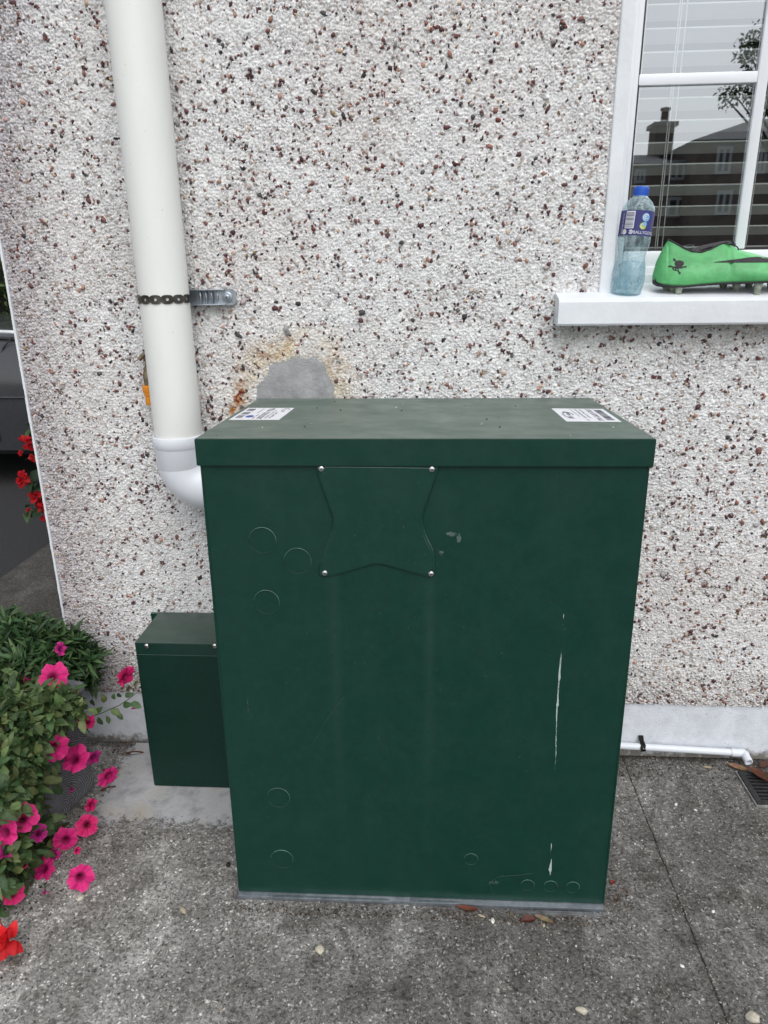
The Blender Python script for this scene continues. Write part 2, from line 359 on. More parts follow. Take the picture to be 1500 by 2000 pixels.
# ------------------------------------------------------------------ the house
house = empty('house', (XC, 0, 0), label='white pebble dashed house wall with a painted plinth and a white window', cat='house')
DX0, DX1, DZ0, DZ1 = XC, 1.60, .161, 2.02
WX0, WZ0 = .742, 1.150            # left edge of the window surround, its foot
def worley(P, s, seed, aniso=.0):
    r = np.random.default_rng(seed); K = 2048
    tab = r.random((K, K//8, 2)).astype(np.float32)
    prop = r.random((K, K//8, 4)).astype(np.float32)
    ci = np.floor(P/s).astype(np.int64); f1 = np.full(len(P), 9., np.float32); f2 = f1.copy()
    bi = np.zeros((len(P), 2), np.int64); bd = np.zeros((len(P), 2), np.float32)
    for dx in (-1, 0, 1):
        for dy in (-1, 0, 1):
            c = ci+[dx, dy]; a = c[:, 0] % K; b = c[:, 1] % (K//8)
            d = (P-(c+.08+.84*tab[a, b])*s)/s
            an = prop[a, b, 0]*6.283; u = d[:, 0]*np.cos(an)+d[:, 1]*np.sin(an); v = -d[:, 0]*np.sin(an)+d[:, 1]*np.cos(an)
            q = np.sqrt((u*.82)**2+(v*1.18)**2)
            m = q < f1; f2 = np.where(m, f1, np.minimum(f2, q)); f1 = np.where(m, q, f1)
            bi[m, 0] = a[m]; bi[m, 1] = b[m]; bd[m] = d[m]
    return f1, f2, prop[bi[:, 0], bi[:, 1]], bd
def smooth(a, b, x): t = np.clip((x-a)/(b-a), 0, 1); return t*t*(3-2*t)
def vnoise(P, s, seed):
    r = np.random.default_rng(seed); T = r.random((256, 256)); q = P/s; i = np.floor(q).astype(int); f = q-i; f = f*f*(3-2*f)
    a = T[i[:, 0] % 256, i[:, 1] % 256]; b = T[(i[:, 0]+1) % 256, i[:, 1] % 256]; c = T[i[:, 0] % 256, (i[:, 1]+1) % 256]; d = T[(i[:, 0]+1) % 256, (i[:, 1]+1) % 256]
    return (a*(1-f[:, 0])+b*f[:, 0])*(1-f[:, 1])+(c*(1-f[:, 0])+d*f[:, 0])*f[:, 1]
def fbm(P, s, seed): return sum(vnoise(P, s/2**k, seed+k)/2**k for k in range(4))/1.875
PC = np.array([.082, .935])        # centre of the cement patch
def patch_r(P):                    # signed distance-like measure from the patch outline
    d = P-PC; d = d*[1/.098, 1/.103]; a = np.arctan2(d[:, 1], d[:, 0])
    return np.sqrt((d**2).sum(1)) + .05*np.sin(3*a+1)+.04*np.sin(5*a)+.03*np.sin(11*a)
def pebbledash():
    g = .0019; nx = int((DX1-DX0)/g); nz = int((DZ1-DZ0)/g)
    xs = np.linspace(DX0, DX1, nx+1); zs = np.linspace(DZ0, DZ1, nz+1)
    X, Z = np.meshgrid(xs, zs); P = np.c_[X.ravel(), Z.ravel()]
    # jitter so that the grid never shows
    warp = np.c_[vnoise(P, .009, 3)-.5, vnoise(P, .009, 4)-.5]*.005
    f1, f2, pr, d = worley(P+warp+3, .0064, 1)
    g1, g2, qr, e = worley(P+5, .0046, 2)
    edge = smooth(0, .30, f2-f1); e2 = smooth(0, .35, g2-g1)
    lumps = fbm(P, .06, 20); low = fbm(P, .25, 30)
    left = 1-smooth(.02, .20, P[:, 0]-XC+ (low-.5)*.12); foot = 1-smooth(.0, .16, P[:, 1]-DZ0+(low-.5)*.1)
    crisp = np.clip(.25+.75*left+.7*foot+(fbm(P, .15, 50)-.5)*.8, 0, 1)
    h = (pr[:, 1]*.0032 + (pr[:, 2]-.5)*d[:, 0]*.0046 + (pr[:, 3]-.5)*d[:, 1]*.0046)*edge + edge*.0024
    h2 = (qr[:, 1]*.0018+(qr[:, 2]-.5)*e[:, 0]*.0022)*e2+e2*.0009
    h = h*(.44+.56*crisp)+h2*(1.05-.40*crisp)+(lumps-.5)*.004
    m = patch_r(P); dd = smooth(.92, 1.04, m); h = h*dd
    y = -(h+.004)
    y = np.where(m < .95, .0, y)
    # colour: painted chips over mortar
    crev = np.maximum((1-smooth(.0, .20, f2-f1)), .8*(1-smooth(0, .16, g2-g1))*(qr[:, 0] > .35))*np.clip(fbm(P, .02, 33)*2.2-.35, .25, 1)
    white = np.array([.80, .80, .795])*(.86+.22*pr[:, :1]) ; white = white*(.92+.16*qr[:, 1:2])
    white = white*(1-.10*smooth(.45, .7, low)[:, None]*np.array([[.6, .8, 1.0]]))
    mort = np.array([.50, .485, .475])*(1-.60*crisp[:, None])+np.array([.0, -.012, .003])
    C = white*(1-crev[:, None])+mort*crev[:, None]
    # bare unpainted chips here and there
    bare = (pr[:, 2] > .955-.10*foot-.05*left); C = np.where(bare[:, None], C*np.array([.62, .55, .5]), C)
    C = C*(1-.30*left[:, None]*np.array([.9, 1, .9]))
    # ochre and rust stains round the patch
    ring = np.exp(-((m-1.18)/.40)**2)*(P[:, 1] > .85)*np.clip((fbm(P, .05, 60)-.30)*3.2, 0, 1)
    C = C*(1-ring[:, None]*np.array([.12, .24, .46]))
    def rust(cx, cz, rx, rz, amt):
        nonlocal C
        q = np.exp(-((P[:, 0]-cx)/rx)**2-((P[:, 1]-cz)/rz)**2)*np.clip((fbm(P, .012, 70)-.38)*5, 0, 1)*amt*1.35
        C = C*(1-q[:, None]*np.array([.50, .78, .95]))
    for px, py, rx, rz, a in ((467, 772, .012, .028, 1.3), (474, 735, .008, .015, .9), (563, 662, .010, .012, 1.0), (520, 690, .03, .02, .45), (660, 715, .03, .03, .35), (455, 800, .014, .015, .8)):
        p = U(px, py, y=-.008); rust(p.x, p.z, rx, rz, a)
    # sill shadow painted into the colour; damp grime near the ground
    sill_shade = np.exp(-((P[:, 1]-1.09)/.04)**2)*(P[:, 0] > .65)*np.clip((fbm(P, .03, 80)-.2)*2, 0, 1)
    C = C*(1-sill_shade[:, None]*np.array([.25, .26, .30]))
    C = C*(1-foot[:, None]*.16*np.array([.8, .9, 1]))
    V = np.c_[P[:, 0], y, P[:, 1]]
    idx = np.arange((nx+1)*(nz+1)).reshape(nz+1, nx+1)
    F = np.stack([idx[:-1, :-1], idx[:-1, 1:], idx[1:, 1:], idx[1:, :-1]], -1)
    cx = (xs[:-1]+xs[1:])/2; cz = (zs[:-1]+zs[1:])/2
    keep = ~((cx[None, :] > WX0+.004)*(cz[:, None] > WZ0-.02)*1).astype(bool)
    # the part of the wall that the boiler casing hides is left out of the fine mesh
    keep &= ~((cx[None, :] > .16)*(cx[None, :] < .60)*(cz[:, None] < .62)).astype(bool)
    F = F[keep]
    used = np.zeros(len(V), bool); used[F.ravel()] = True; re = np.cumsum(used)-1
    V = V[used]; C = C[used]; F = re[F]
    return V, F, np.clip(C, .01, 1)
Vd, Fd, Cd = pebbledash()
# coloured stones pressed into the same render
def ico():
    p = (1+5**.5)/2
    v = np.array([(-1, p, 0), (1, p, 0), (-1, -p, 0), (1, -p, 0), (0, -1, p), (0, 1, p), (0, -1, -p), (0, 1, -p), (p, 0, -1), (p, 0, 1), (-p, 0, -1), (-p, 0, 1)], float)
    f = np.array([(0, 11, 5), (0, 5, 1), (0, 1, 7), (0, 7, 10), (0, 10, 11), (1, 5, 9), (5, 11, 4), (11, 10, 2), (10, 7, 6), (7, 1, 8), (3, 9, 4), (3, 4, 2), (3, 2, 6), (3, 6, 8), (3, 8, 9), (4, 9, 5), (2, 4, 11), (6, 2, 10), (8, 6, 7), (9, 8, 1)])
    return v/np.linalg.norm(v[0]), f
IV, IF = ico()
PAL = np.array([srgb(100, 66, 66), srgb(82, 54, 56), srgb(122, 84, 78), srgb(140, 100, 90), srgb(178, 138, 118), srgb(190, 166, 142), srgb(72, 68, 70), srgb(58, 55, 58), srgb(108, 108, 104), srgb(134, 114, 84), srgb(146, 142, 138), srgb(112, 62, 56)])
PW = np.array([.22, .15, .18, .11, .07, .05, .08, .05, .03, .02, .02, .03]); PW = PW/PW.sum()
def rand_rot(n, r):
    q = r.normal(size=(n, 4)); q /= np.linalg.norm(q, axis=1)[:, None]; w_, x, y, z = q.T
    return np.stack([1-2*(y*y+z*z), 2*(x*y-z*w_), 2*(x*z+y*w_), 2*(x*y+z*w_), 1-2*(x*x+z*z), 2*(y*z-x*w_), 2*(x*z-y*w_), 2*(y*z+x*w_), 1-2*(x*x+y*y)], 1).reshape(n, 3, 3)
def stones(pos, size, colr, r, flat=None):
    n = len(pos); v = IV[None]*(1+(r.random((n, 12, 1))-.5)*.8)
    s = size[:, None]*np.c_[.75+.6*r.random(n), .65+.35*r.random(n), .45+.3*r.random(n)]
    v = v*s[:, None, :]
    v = np.einsum('nij,nkj->nki', rand_rot(n, r), v)
    if flat is not None: v[..., flat] *= .62
    v = v+pos[:, None, :]
    F = (IF[None]+12*np.arange(n)[:, None, None]).reshape(-1, 3)
    C = np.repeat(colr, 12, 0); return v.reshape(-1, 3), F, C
def wall_stones():
    r = np.random.default_rng(5); n = 18500
    x = r.uniform(DX0+.006, DX1, n); z = r.uniform(DZ0+.003, DZ1, n)
    k = r.random(n) < .30; j = r.integers(0, n, n); x[k] = x[j[k]]+r.normal(0, .010, k.sum()); z[k] = z[j[k]]+r.normal(0, .010, k.sum())
    P = np.c_[x, z]; dens = .45+.9*fbm(P, .22, 90)
    ft = 1-smooth(0, .10, z-DZ0); ok = (r.random(n) < dens+ft*.5)*(patch_r(P) > 1.08)*(x > DX0+.005)*(x < DX1)*(z > DZ0+.003)*(z < DZ1)
    ok &= ~((x > WX0-.008)*(z > WZ0-.03)) & ~((x > .16)*(x < .60)*(z < .62))
    x, z = x[ok], z[ok]
    # crowded bare stones at the foot of the wall
    m = 600; x2 = r.uniform(DX0+.006, DX1, m); z2 = DZ0+.003+np.abs(r.normal(0, .028, m)); o2 = ~((x2 > .16)*(x2 < .60)); x = np.r_[x, x2[o2]]; z = np.r_[z, z2[o2]]
    n = len(x); sz = r.lognormal(math.log(.0036), .30, n).clip(.0020, .0070)
    y = -.0062-r.random(n)*.0022
    c = PAL[r.choice(len(PAL), n, p=PW)]*(.75+.5*r.random((n, 1)))
    # many are half painted over
    pt = (r.random(n) < .16)[:, None]; c = np.where(pt, c*.45+np.array([.36, .35, .34]), c)
    return stones(np.c_[x, y, z], sz, c, r, flat=1)
Vs, Fs, Cs = wall_stones()
def dash_object():
    # one render coat: the chips (quads) and the coloured stones (triangles) in one mesh
    V = np.r_[Vd, Vs].astype(np.float32); C = np.r_[Cd, Cs]
    me = bpy.data.meshes.new('pebbledash'); me.vertices.add(len(V)); me.vertices.foreach_set('co', V.ravel())
    L = np.r_[Fd.ravel(), (Fs+len(Vd)).ravel()].astype(np.int32)
    me.loops.add(len(L)); me.loops.foreach_set('vertex_index', L)
    tot = np.r_[np.full(len(Fd), 4), np.full(len(Fs), 3)].astype(np.int32); st = np.r_[0, np.cumsum(tot)[:-1]].astype(np.int32)
    me.polygons.add(len(tot)); me.polygons.foreach_set('loop_start', st)
    try: me.polygons.foreach_set('loop_total', tot)
    except Exception: pass
    me.update(calc_edges=True)
    at = me.color_attributes.new('Col', 'FLOAT_COLOR', 'POINT'); at.data.foreach_set('color', np.c_[C, np.ones(len(C))].astype(np.float32).ravel())
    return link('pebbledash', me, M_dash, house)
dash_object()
# the plain outer reaches of the same wall, its returns and the masonry behind
def M_():
    m, t, b, o = mat('pebbledash_plain'); co = coords(t)
    v = N(t, 'ShaderNodeTexVoronoi'); v.inputs['Scale'].default_value = 120; t.links.new(co, v.inputs['Vector'])
    s3 = N(t, 'ShaderNodeSeparateXYZ'); t.links.new(v.outputs['Color'], s3.inputs[0])
    c = ramp(t, s3.outputs[0], [(0, (.14, .07, .06)), (.06, (.2, .12, .1)), (.07, (.55, .54, .53)), (1, (.72, .71, .70))])
    t.links.new(c, b.inputs['Base Color']); b.inputs['Roughness'].default_value = .8; bump(t, b, v.outputs['Distance'], .8, .004); return m
M_plain = M_()
mb = MB()
mb.box((XC+.004, .0, .161), (.742, .25, 3.2))            # behind the dash, left of the window
mb.box((.742, .0, .161), (4.2, .25, 1.10))
mb.box((.742, .0, 2.45), (4.2, .25, 3.2)); mb.box((2.6, .0, 1.10), (4.2, .25, 2.45))
mb.box((XC+.004, .25, 0), (XC+.25, 8, 3.2)); mb.box((3.95, .25, 0), (4.2, 8, 3.2)); mb.box((XC+.25, 7.75, 0), (3.95, 8, 3.2))
mb.box((DX1, -.009, .161), (4.2, -.001, 1.10)); mb.box((XC, -.009, DZ1), (.742, -.001, 3.2)); mb.box((XC, -.0075, DZ1+.45), (4.2, -.0011, 3.2))
mb.build('wall', M_plain, house)
mb = MB(); mb.box((XC-.0, -.0035, -.01), (4.2, .24, .1605), .0015); mb.build('plinth', M_plinth, house)
# white corner bead of the render
mb = MB(); r_ = random.Random(3)
zz = [.15+i*.02 for i in range(140)]
for i in range(len(zz)-1):
    a = XC-.003+r_.uniform(-.0006, .0006); mb.box((a, -.0125, zz[i]), (XC+.0022, .02, zz[i+1]+.0001))
mb.build('corner_bead', M_band, house)
# cement patch
mb = MB(); pts = []
for k in range(90):
    a = 2*math.pi*k/90; r0 = 1.015-(.05*math.sin(3*a+1)+.04*math.sin(5*a)+.03*math.sin(11*a))+random.uniform(-.03, .03)+.03*math.sin(23*a)
    pts.append((PC[0]+.098*r0*math.cos(a), PC[1]+.103*r0*math.sin(a)))
mb.prism(pts, .012, lambda p: (p[0], -.0058+p[2]+.0006*math.sin(p[0]*90), p[1])); mb.build('cement_patch', M_cement, house)
# little holes where a fixing was pulled out
p = U(559, 642, y=-.013); mb = MB().add(*(lambda v, f, c: (v.tolist(), f.tolist()))(*stones(np.array([[p.x, p.y, p.z], [p.x+.002, p.y, p.z-.008]]), np.array([.0095, .0065]), np.ones((2, 3)), rng, 1))); mb.build('wall_plug', M_cement, house)

# window: surround, frame, glass, bars, sill
win = MB(); GX0 = U(1222, 487, y=.08).x; GZ0 = U(1222, 487, y=.08).z; WR, WT = 2.55, 2.40
SX = .768                          # inner edge of the smooth surround
win.box((.7405, -.0125, 1.10), (SX, .20, 2.45), .003)
win.box((SX, .16, 2.40), (2.6, .20, 2.45), .003); win.box((.742, -.011, 2.40), (2.6, .16, 2.45), .003); win.box((2.55, -.011, 1.15), (2.6, .2, 2.40), .003)
window = win.build('window', M_band, house)
fr = MB()
fy0, fy1 = .075, .135
fr.box((SX+.0005, fy0, 1.15), (GX0-.016, fy1, WT), .004); fr.box((GX0-.018, fy0+.009, GZ0-.03), (GX0-.003, fy1-.01, WT-.03), .004)
fr.box((GX0-.0165, fy0, 1.15), (WR, fy1, GZ0-.036), .004)
fr.box((GX0-.0165, fy0-.010, 1.15), (WR, fy1-.012, GZ0-.052), .003)
fr.box((GX0-.003, fy0+.009, GZ0-.038), (WR-.05, fy1-.012, GZ0-.004), .005)
fr.box((GX0-.0165, fy0, WT-.05), (WR, fy1, WT), .004); fr.box((WR-.06, fy0+.001, GZ0-.03), (WR, fy1, WT-.05), .004)
fr.build('frame', M_upvc, window, smooth=30)
gk = MB(); gk.box((GX0-.0045, fy0+.014, GZ0-.006), (GX0+.0005, fy1-.02, WT-.05)); gk.box((GX0-.0045, fy0+.014, GZ0-.0055), (WR-.06, fy1-.021, GZ0+.0005)); gk.build('gasket', M_black, window)
MB().add([(GX0, .098, GZ0), (WR-.06, .098, GZ0), (WR-.06, .098, WT-.05), (GX0, .098, WT-.05)], [[0, 1, 2, 3]]).build('glass', M_glass, window)
bx_ = U(1445, 480, y=.090).x; bz_ = U(1400, 152, y=.090).z
gb = MB(); gb.box((bx_-.0105, .0880, GZ0-.002), (bx_+.0105, .0975, WT-.05), .002); gb.box((bx_+.55, .0880, GZ0-.002), (bx_+.571, .0975, WT-.05), .002)
gb.box((GX0-.002, .0885, bz_-.0105), (bx_-.0105, .0970, bz_+.0105), .002); gb.box((bx_+.0105, .0885, bz_-.0105), (bx_+.55, .0970, bz_+.0105), .002); gb.box((bx_+.571, .0885, bz_-.0105), (WR-.06, .0970, bz_+.0105), .002)
gb.build('glazing_bar', M_upvc, window, smooth=30)
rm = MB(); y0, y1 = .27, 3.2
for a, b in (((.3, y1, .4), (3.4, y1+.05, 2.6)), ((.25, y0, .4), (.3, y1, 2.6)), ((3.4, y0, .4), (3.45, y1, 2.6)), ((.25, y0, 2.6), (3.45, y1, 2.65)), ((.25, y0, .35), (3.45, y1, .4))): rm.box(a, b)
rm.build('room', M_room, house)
# things dimly seen inside the room
sill = MB(); zf, zb_, zu = 1.159, 1.190, 1.106
prof = [(-.060, zu+.004), (-.057, zu), (.0, zu+.002), (.12, zu+.002), (.12, zb_+.006), (.074, zb_), (-.052, zf+.002), (-.058, zf-.001), (-.060, zf-.006)]
def sillfn(p): return (0.650+p[2], p[0], p[1])
sill.prism(prof, 2.1, sillfn)
o = sill.build('window_sill', M_band, window)
o.data.update()

# ------------------------------------------------------------------ venetian blind behind the glass
bl = empty('venetian_blind', (1.6, .20, 2.38), label='white venetian blind with open slats behind the window glass', cat='blind')
s0 = U(1300, 402, y=.150).z; s1 = U(1300, 190, y=.150).z; pitch = (s1-s0)/5
z = s0-2*pitch-.0
for k in range(24):
    zz_ = z+k*pitch
    if zz_ > 2.33 or zz_ < 1.235: continue
    mb = MB(); n = 8
    vs = []; tilt = rad(17)
    for i in range(n+1):
        u = i/n; yy = .150+u*.050; hh = zz_+.0035*math.sin(math.pi*u)+math.tan(tilt)*(.0-u*.05)+.0*random.random()
        for x in (.80, 2.52): vs.append((x, yy, hh)); 
    for i in range(n+1):
        u = i/n; yy = .150+u*.050; hh = zz_-.0028+.0035*math.sin(math.pi*u)+math.tan(tilt)*(.0-u*.05)
        for x in (.80, 2.52): vs.append((x, yy, hh))
    fs = [[2*i, 2*i+1, 2*i+3, 2*i+2] for i in range(n)]; m_ = 2*(n+1)
    fs += [[m_+2*i, m_+2*i+2, m_+2*i+3, m_+2*i+1] for i in range(n)]
    fs += [[0, m_, m_+1, 1], [2*n, 2*n+1, m_+2*n+1, m_+2*n]] + [[2*i, 2*i+2, m_+2*i+2, m_+2*i] for i in range(n)] + [[2*i+1, m_+2*i+1, m_+2*i+3, 2*i+3] for i in range(n)]
    mb.add(vs, fs).build('slat', M_slat, bl, smooth=35)
for px, py in ((1302, 300), (1312, 300), (1298, 300), (1238, 300), (1482, 300), (1476, 300)):
    q = U(px, py, y=.146)
    MB().tube([(q.x, .146, 1.24), (q.x+.0005, .146, 1.8), (q.x, .146, 2.38)], .0011, 6).build('cord', M_slat, bl)
MB().box((.79, .14, 2.36), (2.53, .21, 2.39), .003).build('head_rail', M_slat, bl)
# ornament on the room side seen beside the bottle
cd_ = U(1233, 365, y=.24)
MB().lathe([(.022, 0), (.024, .01), (.020, .05), (.012, .075), (.015, .085)], Matrix.Translation((cd_.x+.02, .235, 1.29)), 20)
# ------------------------------------------------------------------ boiler casing
YF, BY, ZT, BW = -.50098, .00568, .9637, .74
boil = empty('boiler_casing', (0, YF, 0), BY, label='large dark green metal outdoor boiler casing against the pebble dashed wall', cat='boiler')
BM = wm(boil); BI = BM.inverted(); bn = BM.to_3x3() @ Vector((0, -1, 0)); bp = BM.translation
def UF(px, py, off=0):             # a point of the photo on the front face, in the casing's own frame
    d = ray(px, py); p0 = bp+bn*off; t = (p0-CAM).dot(bn)/d.dot(bn); return BI @ (CAM+d*t)
def Lb(mb, name, m, parent=boil, **k):   # build in the casing's own frame
    return mb.build(name, m, parent, world=False, **k)
FYB = .008                          # body front face set back under the lid
zl = UF(640, 911).z
def panel_grid(a, b, c, d, nu, nv, bulge):  # slightly pillowed sheet metal between four corners
    vs = []
    for j in range(nv+1):
        for i in range(nu+1):
            u, v = i/nu, j/nv; p = (Vector(a)*(1-u)+Vector(b)*u)*(1-v)+(Vector(d)*(1-u)+Vector(c)*u)*v
            p.y -= bulge*math.sin(math.pi*u)*math.sin(math.pi*v)+bulge*.35*math.sin(3.3*math.pi*u+1)*math.sin(2*math.pi*v); vs.append(p)
    return vs, [[j*(nu+1)+i, j*(nu+1)+i+1, (j+1)*(nu+1)+i+1, (j+1)*(nu+1)+i] for j in range(nv) for i in range(nu)]
xl0, xr0, xl1, xr1 = .0055, BW-.0055, .0005, BW-.001
mb = MB(); zb0 = .0108
mb.add(*panel_grid((xl1, FYB, zb0), (xr1, FYB, zb0), (xr0, FYB, ZT-.024), (xl0, FYB, ZT-.024), 28, 36, .0022))
mb.add([(xl1, FYB, zb0), (xl1, .462, zb0), (xl0, .462, ZT-.024), (xl0, FYB, ZT-.024)], [[0, 1, 2, 3]])
mb.add([(xr1, FYB, zb0), (xr1, .462, zb0), (xr0, .462, ZT-.024), (xr0, FYB, ZT-.024)], [[3, 2, 1, 0]])
mb.add([(xl1, .462, zb0), (xr1, .462, zb0), (xr0, .462, ZT-.024), (xl0, .462, ZT-.024)], [[0, 1, 2, 3]])
mb.add([(xl1, FYB, zb0), (xr1, FYB, zb0), (xr1, .462, zb0), (xl1, .462, zb0)], [[0, 1, 2, 3]])
o = Lb(mb, 'body', M_green, smooth=30)
# rolled vertical edges of the body
for xa, xb in ((xl1, xl0), (xr1, xr0)):
    Lb(MB().tube([(xa, FYB+.001, zb0+.001), (xb, FYB+.001, zl+.01)], .0022, 8), 'edge_fold', M_green, smooth=40)
# lid: a shallow tray turned over, its back edge about 14 mm lower
bm = bmesh.new(); bmesh.ops.create_cube(bm, size=1)
for v in bm.verts:
    x, y, zz_ = v.co; v.co = ((x+.5)*BW, 0 if y < 0 else .471, zl if zz_ < 0 else (ZT if y < 0 else ZT-.0139))
bmesh.ops.bevel(bm, geom=[e for e in bm.edges], offset=.0014, segments=2, affect='EDGES')
mb = MB(); mb.frombm(bm); lid = Lb(mb, 'lid', M_green_lid, smooth=40)
# plate over the flue knock-out
def zoompt(x, y): return (580+x/4.6875, 880+y/4.6875)
outer = [(170, 108), (190, 100), (1285, 112), (1303, 122), (1300, 150), (1285, 215), (1155, 600), (1148, 650), (1160, 715), (1190, 800), (1245, 910), (1268, 985), (1270, 1120), (1258, 1158), (1225, 1170), (1140, 1152), (860, 1078), (740, 1048), (620, 1075), (350, 1155), (230, 1168), (196, 1150), (200, 1070), (245, 930), (285, 820), (318, 710), (322, 655), (315, 600), (260, 440), (200, 270), (172, 165)]
po = [UF(*zoompt(*p)) for p in outer]
mb = MB()
def sm2(pts):
    out = []
    for i in range(len(pts)):
        a, b = pts[i], pts[(i+1) % len(pts)]; out += [a*.75+b*.25, a*.25+b*.75]
    return out
po = sm2(po); cen = sum(po, Vector())/len(po)
def plate(mb, pts, y0, y1, bev):
    n = len(pts); rings = []
    for s_, y in ((0, y0), (0, y1+bev), (bev, y1)):
        rings.append([(Vector((p.x, y, p.z))+(Vector((cen.x-p.x, 0, cen.z-p.z)).normalized()*s_)) for p in pts])
    vs = [v for r in rings for v in r]; fs = [[k*n+i, k*n+(i+1) % n, (k+1)*n+(i+1) % n, (k+1)*n+i] for k in range(2) for i in range(n)]
    fs.append([2*n+i for i in range(n)]); mb.add(vs, fs)
plate(mb, po, FYB, FYB-.0052, .0020)
pl = Lb(mb, 'plate', M_green_plate)
mb = MB(); inn = [Vector((cen.x+(p.x-cen.x)*.945, 0, cen.z-.001+(p.z-cen.z)*.93)) for p in po]; plate(mb, inn, FYB-.0053, FYB-.0062, .0008)
Lb(mb, 'raised_panel', M_green_plate, pl)
def screw(p, r, parent, nm='screw', m=M_steel, ny=-1, local=True):
    M = Matrix.Translation(p) @ Matrix.Rotation(rad(90), 4, 'X'); mb = MB()
    mb.lathe([(r*1.0, 0), (r*1.0, r*.15), (r*.9, r*.40), (r*.62, r*.58), (r*.3, r*.66)], M, 20)
    mb.build(nm, m, parent, smooth=50, world=not local)
    sl_ = MB(); 
    for a in (20, 110):
        Mx = Matrix.Translation(Vector(p)+Vector((0, -r*.66, 0))) @ Matrix.Rotation(rad(a), 4, 'Y'); sl_.box((-r*.42, -.0003, -r*.09), (r*.42, .0002, r*.09), M=Mx)
    sl_.build('slot', M_black, [o for o in col.objects if o.name.startswith(nm)][-1] if False else parent, world=not local)
for px, py in ((627, 916.5), (843.5, 917.5), (634, 1120.5), (842, 1122)):
    p = UF(px, py, .001); screw((p.x, FYB-.0057, p.z), .0052, boil)
M_ring_highlight = simple('ring_highlight', (.06, .13, .105), .35, var=.5, nscale=60, bs=0)
# pressed knock-outs: fine raised rings, upper arc painted lighter as a sky highlight
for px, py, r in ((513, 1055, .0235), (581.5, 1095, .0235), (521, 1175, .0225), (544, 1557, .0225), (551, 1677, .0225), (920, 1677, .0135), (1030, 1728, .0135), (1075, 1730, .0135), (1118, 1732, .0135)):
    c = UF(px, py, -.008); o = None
    for nm, mt, a0, a1, rr0, par in (('knockout_ring', M_green_plate, 0, 360, .0002, boil), ('highlight_arc', M_ring_highlight, -25, 178, .0008, None)):
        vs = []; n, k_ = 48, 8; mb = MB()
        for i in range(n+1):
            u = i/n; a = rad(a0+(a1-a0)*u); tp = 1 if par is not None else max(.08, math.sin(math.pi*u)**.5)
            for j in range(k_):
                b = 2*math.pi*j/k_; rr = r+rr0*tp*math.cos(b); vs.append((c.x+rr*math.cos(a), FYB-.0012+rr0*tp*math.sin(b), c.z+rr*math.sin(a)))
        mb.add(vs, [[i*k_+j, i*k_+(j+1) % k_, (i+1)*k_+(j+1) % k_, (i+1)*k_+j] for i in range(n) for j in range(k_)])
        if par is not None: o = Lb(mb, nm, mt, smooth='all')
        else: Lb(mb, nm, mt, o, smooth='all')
def strip(pts, name, m):            # pts: (px, py, half width in mm, strength)
    vs = []; fs = []; cs = []
    for i, (px, py, hw, st) in enumerate(pts):
        p = UF(px, py, -.008)
        for k, s_ in enumerate((-1, -.4, .4, 1)):
            vs.append((p.x+s_*hw*.00058+.0006*math.sin(i*1.9), FYB-.0021, p.z)); cs.append(st*(.05 if abs(s_) == 1 else .92))
        if i: a = (i-1)*4; fs += [[a+k, a+k+1, a+k+5, a+k+4] for k in range(3)]
    mb = MB(); mb.add(vs, fs); mb.c = [(c, c, c) for c in cs]; o = Lb(mb, name, m, colors=True)
strip([(1101, 1190, 2, .2), (1100, 1203, 3, .55), (1098, 1215, 2.5, .3), (1097, 1240, 2.5, .28), (1096, 1270, 3.5, .42), (1094, 1295, 4, .62), (1093, 1312, 4, .8), (1092, 1322, 4.5, 1.2), (1091, 1330, 3, .62), (1090, 1355, 3.8, .6), (1089, 1370, 4, .8), (1088, 1375, 5, 1.4), (1088, 1380, 3, .8), (1087, 1398, 3, .85), (1086, 1410, 2.5, .6), (1086, 1430, 2.6, .55), (1086, 1450, 2.8, .62), (1085, 1470, 3, .5), (1083, 1500, 3, .40), (1081, 1515, 1.5, .15)], 'paint_drip', M_drip)
strip([(1076, 1642, 1.2, .3), (1076, 1650, 2, .8), (1076, 1660, 1.3, .5), (1076, 1672, 1, .3), (1076, 1680, 2, .9), (1075, 1690, 4.5, 1.4), (1074.5, 1697, 6, 1.5), (1074, 1702, 3, .9), (1074, 1712, 1, .4)], 'paint_drip', M_drip)
def blot(px, py, rx, ry, st, name='scuff'):
    p = UF(px, py, -.008); n = 14; vs = [(p.x, FYB-.0023, p.z)]; cs = [st]
    for rr, s_ in ((.5, st*.8), (1, 0)):
        for k in range(n):
            a = 2*math.pi*k/n; vs.append((p.x+rx*rr*math.cos(a), FYB-.0023, p.z+ry*rr*math.sin(a))); cs.append(s_)
    fs = [[0, 1+k, 1+(k+1) % n] for k in range(n)]+[[1+k, 1+n+k, 1+n+(k+1) % n, 1+(k+1) % n] for k in range(n)]
    mb = MB(); mb.add(vs, fs); mb.c = [(c, c, c) for c in cs]; Lb(mb, name, M_scuff, colors=True)
for a in ((882, 1042, .016, .007, 1.0), (896, 1050, .007, .014, 1.05), (484, 1375, .004, .03, .7), (965, 1722, .022, .010, .75), (862, 1078, .010, .007, .8)): blot(*a)
M_thread = simple('thread', (.045, .075, .062), .8, bs=0)
for pts in ([(962, 1748), (955, 1722), (975, 1710), (1010, 1708), (1040, 1704)], [(672, 1360), (640, 1402), (610, 1455)], [(849, 1070), (864, 1086)]):
    q = [UF(x, y, -.008) for x, y in pts]; Lb(MB().tube([(p.x, FYB-.0022, p.z) for p in q], .00035, 4), 'thread', M_scuff_s if 'M_scuff_s' in globals() else M_thread)
